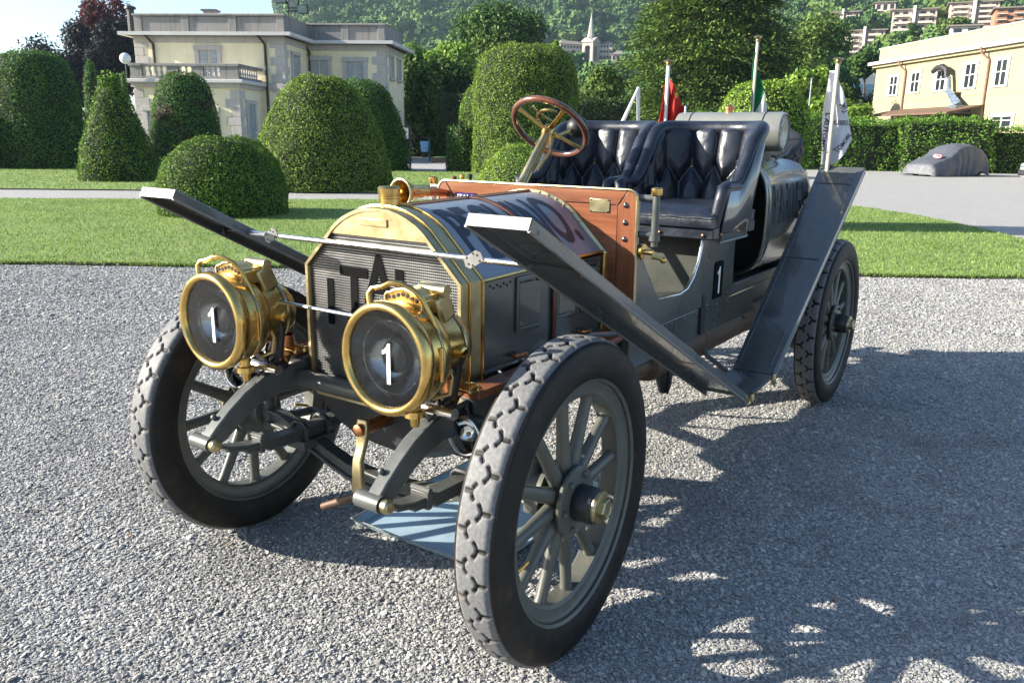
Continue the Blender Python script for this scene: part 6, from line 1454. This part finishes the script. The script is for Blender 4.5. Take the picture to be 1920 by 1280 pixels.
# ---------------------------------------------------------------- brass headlamps
def headlamp(s):
    o3 = (.378, s * .3605, .901); c = o3
    def Pt(x, y, z): return (c[0] + x, c[1] + y, c[2] + z)
    m = MB(); m.lathe([(.118, -.045), (.137, -.045), (.139, -.075), (.136, -.080), (.137, -.084), (.137, -.105), (.128, -.125), (.112, -.140), (.104, -.150), (.103, -.215), (.100, -.235), (.088, -.262), (.066, -.282), (.035, -.293), (.001, -.296)], c, 'x', 48); hl = part(m, 'headlamp', M_BRS, angle=28)
    part(MB().lathe([(.126, -.006), (.131, .004), (.138, .007), (.147, .004), (.1525, -.006), (.1535, -.018), (.149, -.032), (.138, -.046), (.126, -.040)], c, 'x', 56, closed=True), 'rim', M_BRS, hl, angle=50)
    part(MB().lathe([(.105, -.2145), (.107, -.220), (.105, -.226)], c, 'x', 48), 'band', M_BRS2, hl); part(MB().lathe([(.1395, -.078), (.141, -.082), (.1395, -.086)], c, 'x', 48), 'band', M_BRS2, hl)
    part(MB().lathe([(.128, -.006), (.001, -.002)], c, 'x', 48), 'glass', M_LENS, hl)
    part(MB().lathe([(.127, -.010), (.112, -.030), (.085, -.058), (.05, -.080), (.02, -.088), (.001, -.089)], c, 'x', 48), 'reflector', M_REFL, hl)
    part(MB().tube([Pt(-.030, .098 * math.cos(a), .098 * math.sin(a)) for a in np.linspace(0, 2 * PI, 40, endpoint=False)], .0014, 6, closed=True), 'glass_ring', M_STL, hl)
    part(MB().lathe([(.001, -.030), (.020, -.032), (.042, -.040), (.050, -.052), (.048, -.058), (.001, -.064)], c, 'x', 32), 'bull_eye', pmat('bull_eye_glass', (.07, .07, .075), .25, .35), hl)
    numeral_one('numeral', lambda x, y: Pt(.004, .020 + x, -.006 + y), .108, M_WHITE, hl)
    # bail handle
    part(MB().tube([Pt(-.012, -.052, .140), Pt(-.014, -.058, .166), Pt(-.018, -.048, .180), Pt(-.024, -.020, .186), Pt(-.03, .0, .196), Pt(-.04, .03, .198), Pt(-.055, .06, .182), Pt(-.066, .078, .160), Pt(-.08, .098, .110), Pt(-.09, .112, .07)], [.0085, .0075, .007, .007, .0075, .0075, .007, .007, .0065, .006], 10), 'handle', M_BRS, hl)
    # pierced chimney
    prof = [(-.062, .108), (-.066, .150), (-.058, .158), (-.045, .160), (-.03, .168), (0, .174), (.03, .168), (.045, .160), (.058, .158), (.066, .150), (.062, .108)]
    ch = part(MB().prism([(c[1] + a, c[2] + b) for a, b in prof], 'x', c[0] - .165, c[0] - .085), 'chimney', M_BRS, hl, bevel=.004)
    for a, b in ((-.054, .147), (-.036, .149), (-.020, .155), (-.004, .158), (.012, .156), (.028, .150), (.044, .147)): part(MB().cyl(Pt(-.086, a, b), Pt(-.0835, a, b), .0058, 12), 'vent_hole', M_BLK, hl)
    part(MB().tube([Pt(-.083, a, b + .001) for a, b in prof], .0035, 8), 'chimney_bead', M_BRS2, hl)
    m = MB(); m.box(Pt(-.175, .035, .118), (.062, .07, .085), Matrix.Rotation(.45 , 3, 'Y')); part(m, 'chimney_hood', M_BRS2, hl, bevel=.01); part(MB().cyl(Pt(-.165, -.01, .165), Pt(-.165, .08, .165), .017, 14), 'hood_roll', M_BRS2, hl)
    # hinge bar, catch, gas tubes and burner under the lamp
    part(MB().cyl(Pt(-.07, .138, -.05), Pt(-.07, .138, .04), .0055, 8), 'door_hinge', M_BRS, hl)
    m = MB(); m.lathe([(.024, -.10), (.026, -.135), (.018, -.140), (.018, -.165), (.028, -.168), (.030, -.185), (.016, -.190), (.012, -.215), (.001, -.217)], Pt(-.12, .0, 0), 'z', 18); part(m, 'burner', M_BRS, hl)
    m = MB(); m.lathe([(.030, -.085), (.034, -.10), (.034, -.150), (.020, -.165), (.010, -.185), (.006, -.205), (.001, -.21)], Pt(-.265, .02, 0), 'z', 16); part(m, 'gas_cock', M_COP, hl)
    for (a, b) in ((-.25, .055), (-.285, .06), (-.30, .03)): m = MB(); m.cyl(Pt(a, b - .03, -.13), Pt(a, b + .03, -.13), .008, 10); m.sphere(Pt(a, b + .034, -.13), .011, 10, 6); part(m, 'tap', M_BRS, hl)
    part(MB().tube([Pt(-.14, .03, -.20), Pt(-.17, .05, -.17), Pt(-.19, .02, -.12), Pt(-.22, .0, -.10)], .005, 6), 'gas_tube', M_IRON, hl)
    part(MB().tube([Pt(-.145, .105, -.04), Pt(-.15, .112, -.06), Pt(-.15, .10, -.11), Pt(-.15, .04, -.135)], .006, 8), 'key_ring', M_BRS2, hl)
    # forked stem
    part(MB().tube([Pt(-.195, .104 * s * 0 + .09, .02), Pt(-.195, .092, -.06), Pt(-.200, .07, -.13), Pt(-.212, .02, -.165), Pt(-.213, 0, -.19)], [.011, .0125, .0135, .014, .016], 12), 'stem', M_IRON, hl)
    part(MB().tube([Pt(-.195, -.09, .02), Pt(-.195, -.092, -.06), Pt(-.200, -.07, -.13), Pt(-.212, -.02, -.165), Pt(-.213, 0, -.19)], [.011, .0125, .0135, .014, .016], 12), 'stem', M_IRON, hl)
    part(MB().lathe([(.018, 0), (.018, .022), (.012, .026), (.001, .026)], Pt(-.195, .095, .0), 'y', 14), 'stem_boss', M_BRS, hl)
    part(MB().cyl(Pt(-.17, -.03, -.175), Pt(-.17, .10, -.175), .017, 14), 'gas_pipe', M_STL, hl)
for s in (1, -1): headlamp(s)
part(MB().cyl((.185, -.275, .945), (.185, .275, .945), .006, 10), 'lamp_stay', M_STL)
for (x, y, z, sg) in ((.12, .425, .63, 1), (.225, -.46, .692, -1)):
    m = MB(); m.lathe([(.056, .0), (.058, -.012), (.056, -.03), (.044, -.07), (.02, -.095), (.001, -.10)], (x, y, z), 'x', 28); ax_ = part(m, 'spot_lamp', M_IRON)
    part(MB().tube([(x + .001, y + .056 * math.cos(a), z + .056 * math.sin(a)) for a in np.linspace(0, 2 * PI, 32, endpoint=False)], .0045, 8, closed=True), 'rim', M_STL, ax_)
    part(MB().lathe([(.054, -.002), (.001, .012)], (x, y, z), 'x', 28), 'lens', M_LENS, ax_); part(MB().lathe([(.054, -.006), (.042, -.028), (.022, -.044), (.001, -.05)], (x, y, z), 'x', 28), 'reflector', pmat('chrome', (.85, .85, .86), .08, 1.0, var=.03), ax_)
    part(MB().sphere((x - .02, y, z), .008, 8, 6), 'bulb', M_COP, ax_); part(MB().tube([(x - .03, y, z + .045), (x - .05, y - sg * .03, z + .06), (x - .06, y - sg * .06, z + .06)], .008, 8), 'arm', M_IRON, ax_)

# ---------------------------------------------------------------- spare tyres (loose cargo lashed on the rear locker)
ME_SPARE = ME_TYRE.copy(); ME_SPARE.materials.clear(); ME_SPARE.materials.append(pmat('old_black_tyre', (.016, .016, .017), .7))
for k in range(2):
    t = thing('spare_tyre', ('upper' if k else 'lower') + ' spare tyre of the pair lying flat behind the seats of the old car', 'tyre', (-3.16, -.09, 1.185 + .1335 * k), 0, 'spare tyres on the old car')
    link('casing', ME_SPARE, t, None, (0, 0, .067), (PI / 2, .3 * k, 0))
rp = thing('lashing_rope', 'brown lashing rope tied over the spare tyres', 'rope', (-3.16, -.09, 1.185))
for a in (.55, 2.2, 4.0):
    ca, sa = math.cos(a), math.sin(a)
    part(MB().tube([(ca * r, sa * r, z) for r, z in ((.335, .0), (.33, .15), (.335, .275), (.40, .282), (.46, .275), (.478, .2), (.476, .06), (.45, -.004))], .007, 8), 'loop', M_STRAP, rp)

# ================================================================ FLAGS, TRAY
def cloth_mat(name, col, trans=.35):
    t = NT(name); co = t.coord(); nz = t.noise(co, 40, 3); c = t.ramp(nz, [(.3, tuple(x * .93 for x in col)), (.7, col)]); t.base(c); t.p.inputs['Roughness'].default_value = .7
    tr = t.n('ShaderNodeBsdfTranslucent'); t.l(c, tr.inputs[0]); mx = t.n('ShaderNodeMixShader'); mx.inputs[0].default_value = trans; t.l(t.p.outputs[0], mx.inputs[1]); t.l(tr.outputs[0], mx.inputs[2]); t.l(mx.outputs[0], t.out.inputs[0])
    return t.m
M_FW = cloth_mat('white_cloth', (.74, .74, .76)); M_FR = cloth_mat('red_cloth', (.55, .018, .012)); M_FG = cloth_mat('green_cloth', (.015, .22, .065)); M_FY = cloth_mat('yellow_cloth', (.75, .48, .05))
M_POLE = pmat('pale_pole', (.55, .50, .40), .5, var=.1); M_POLEW = pmat('white_pole', (.72, .72, .70), .5, var=.05)
def flag(name, label, base, ztop, rows, mats, pole, depth, pr=.009, lean=0.0):
    """rows: (z, left, right) of the hanging cloth in the frame facing the drive; depth(x, z) gives the folds; mats: (material, part of the width 0..1 or fn)"""
    root = thing(name, label, 'flag', base, HEAD, 'flags on the old car'); H = ztop - base[2]
    part(MB().cyl((0, 0, 0), (lean, 0, H), pr, 10), 'pole', pole, root)
    part(MB().lathe([(pr, 0), (pr * 1.9, .004), (pr * 1.2, .012), (pr * 2.6, .022), (pr * 2.8, .028), (.001, .034)], (lean, 0, H - .005), 'z', 14), 'finial', M_BRS2, root)
    zz = np.array([r[0] for r in rows])[::-1]; L_ = np.array([r[1] for r in rows])[::-1]; R_ = np.array([r[2] for r in rows])[::-1]
    nz_, nx = 48, 30; ts = np.linspace(zz[-1], zz[0], nz_)
    for mi, (mat, a0, a1) in enumerate(mats):
        m = MB(); m.strip([[(lambda x: (x, depth(x, z), z - base[2]))(float(np.interp(z, zz, L_) + (np.interp(z, zz, R_) - np.interp(z, zz, L_)) * (a0(z) + (a1(z) - a0(z)) * j / nx))) for j in range(nx + 1)] for z in ts])
        m.build('cloth', mat, root, angle=80, solid=.0015)
    return root
one = lambda z: 1.0
zero = lambda z: 0.0
# red flag
def upx(px, py, X, Y):      # height and sideways offset of a pixel on the plane that faces us through the point (X, Y)
    q = ray(px, py); d0 = np.array([X, Y]) - CAM[:2]; v = d0 @ HF; u, z = at_v(px, py, v); return u - d0 @ HR, z
def cloth_rows(pts, X, Y): return [(upx(a, y, X, Y)[1], upx(a, y, X, Y)[0], upx(b, y, X, Y)[0]) for y, a, b in pts]
B1 = (-2.75, -.31, 1.0); r1 = cloth_rows([(147, 1252, 1258), (165, 1246, 1267), (185, 1243, 1276), (205, 1239, 1285), (230, 1234, 1285), (262, 1229, 1278)], B1[0], B1[1])
f1 = flag('red_flag', 'red flag with a gold star hanging from a white pole behind the seats', B1, upx(1253, 122, B1[0], B1[1])[1], r1, [(M_FR, zero, one)], M_POLEW, lambda x, z: .012 + .018 * math.sin(x * 75 + 1) + .01 * math.sin(z * 22), .011)
for k, (px, py, r) in enumerate(((1268, 178, .030), (1279, 196, .011), (1274, 160, .010))):
    u, z = upx(px, py, B1[0], B1[1]); pts = []
    for i in range(10):
        a = PI / 2 + i * PI / 5; q = r if i % 2 == 0 else r * .42; pts.append((u + q * .55 * math.cos(a), z - B1[2] + q * math.sin(a)))
    m = MB(); m.add([(a, .012 + .018 * math.sin(a * 75 + 1) + .01 * math.sin((b + B1[2]) * 22) - .004, b) for a, b in pts] + [(u, .012 + .018 * math.sin(u * 75 + 1) + .01 * math.sin(z * 22) - .004, z - B1[2])], [(i, (i + 1) % 10, 10) for i in range(10)]); m.build('star', M_FY, f1, smooth=False)
# tricolour: green, then white (red fold hidden at the back)
B2 = (-2.75, .205, 1.0); r2 = cloth_rows([(98, 1413, 1417), (120, 1412, 1423), (150, 1410, 1429), (180, 1408, 1434), (212, 1406, 1439), (245, 1404, 1443)], B2[0], B2[1])
zA = upx(1420, 172, B2[0], B2[1])[1]; zB = upx(1420, 214, B2[0], B2[1])[1]
sp_ = lambda z: float(np.clip(1 - (zA - z) / (zA - zB) * .72, .25, 1))
flag('tricolour_flag', 'green and white folded tricolour flag on a pole behind the transverse tank', B2, upx(1411, 77, B2[0], B2[1])[1], r2, [(M_FG, zero, sp_), (M_FW, sp_, one)], M_POLE, lambda x, z: .012 + .016 * math.sin(x * 80) + .012 * math.sin(z * 18), .008)
# white museum flag
B3 = (-3.0, .575, 1.295); d3 = lambda x, z: .022 + .024 * math.sin(x * 46 + .6 + z * 5) + .012 * math.sin(z * 17 + x * 14) - .14 * max(0, x - .02)
r3 = cloth_rows([(132, 1560, 1568), (160, 1556, 1575), (195, 1551, 1586), (225, 1547, 1595), (256, 1543, 1603), (264, 1542, 1603), (290, 1541, 1580), (310, 1540, 1563)], B3[0], B3[1])
f3 = flag('white_flag', 'white flag printed with black museum lettering on a pole at the rear mudguard', B3, upx(1563, 118, B3[0], B3[1])[1], r3, [(M_FW, zero, one)], M_POLE, d3, .011)
M_INK = pmat('black_print', (.015, .015, .018), .7)
def print_on(txt, px, py, size, ang, sx=1.0):
    u, z = upx(px, py, B3[0], B3[1]); bm = text_mesh(txt, size, cuts=((0, .006),), bold=.0006); ca, sa = math.cos(ang), math.sin(ang)
    def fn(x, y):
        x *= sx; a = u + x * ca - y * sa; b = z - B3[2] + x * sa + y * ca; return (a, d3(a, b + B3[2]) - .004, b)
    text_obj('print', bm, fn, M_INK, f3)
print_on('MUSEO D', 1581, 231, .034, -.03, .9); print_on('TOMOBIL', 1583, 268, .036, .85, .85); print_on("L'AUTOMO", 1551, 248, .044, -1.72, .95); print_on('MU', 1580, 203, .045, -1.1, .8)
# fourth pole with its white flag rolled up
B4 = (-3.0, -.60, 1.295); root = thing('rolled_flag', 'white pole with a rolled white flag leaning off it behind the right seat', 'flag', B4, HEAD, 'flags on the old car')
u0, z0 = upx(1197, 164, B4[0], B4[1]); u1, z1 = upx(1168, 226, B4[0], B4[1]); u2, z2 = upx(1201, 226, B4[0], B4[1])
MB().cyl((u2, 0, 0), (u0, 0, z0 - B4[2]), .011, 10).build('pole', M_POLEW, root); MB().tube([(u1 * 1.35 - u0 * .35, -.02, z1 - B4[2] - .1), (u1, -.02, z1 - B4[2]), (u0, -.01, z0 - B4[2])], [.014, .013, .008], 10).build('rolled_cloth', M_FW, root)

# drip tray under the engine
tr = thing('drip_tray', 'pale blue metal drip tray lying on the gravel under the engine', 'tray', (-.62, .05, 0.0))
M_TRAY = pmat('pale_blue_sheet', (.34, .46, .54), .30, .2, var=.12, vs=4, dirt=(.2, .2, .2), dirt_amt=.2)
m = MB(); m.add([(.44, -.37, .012), (.44, .24, .012), (-.40, .24, .012), (-.40, -.37, .012), (.46, -.39, .040), (.46, .26, .034), (-.42, .26, .03), (-.42, -.39, .03)], [(0, 3, 2, 1), (0, 1, 5, 4), (1, 2, 6, 5), (2, 3, 7, 6), (3, 0, 4, 7)]); m.build('pan', M_TRAY, tr, smooth=False, solid=.003)
MB().tube([(.46, -.39, .040), (.46, .26, .034), (-.42, .26, .03), (-.42, -.39, .03)], .004, 6, closed=True).build('wired_edge', M_EDGE, tr)

# ================================================================ AIR
m = MB(); a = W(-900, -30); 
pts = [W(-950, -40), W(1400, -40), W(1400, 1420), W(-950, 1420)]
z0, z1 = -12.0, 345.0
m.add([(p.x, p.y, z0) for p in pts] + [(p.x, p.y, z1) for p in pts], [(0, 3, 2, 1), (4, 5, 6, 7), (0, 1, 5, 4), (1, 2, 6, 5), (2, 3, 7, 6), (3, 0, 4, 7)])
hz = bpy.data.materials.new('haze_air'); hz.use_nodes = True; t_ = hz.node_tree
for n_ in list(t_.nodes):
    if n_.type != 'OUTPUT_MATERIAL': t_.nodes.remove(n_)
pv = t_.nodes.new('ShaderNodeVolumePrincipled'); pv.inputs['Color'].default_value = (.62, .80, 1.0, 1); pv.inputs['Density'].default_value = .00015; pv.inputs['Anisotropy'].default_value = .3
t_.links.new(pv.outputs[0], [n_ for n_ in t_.nodes if n_.type == 'OUTPUT_MATERIAL'][0].inputs['Volume'])
tag(m.build('haze', hz, smooth=False), 'thin blue morning haze over the valley', 'haze', kind='stuff')
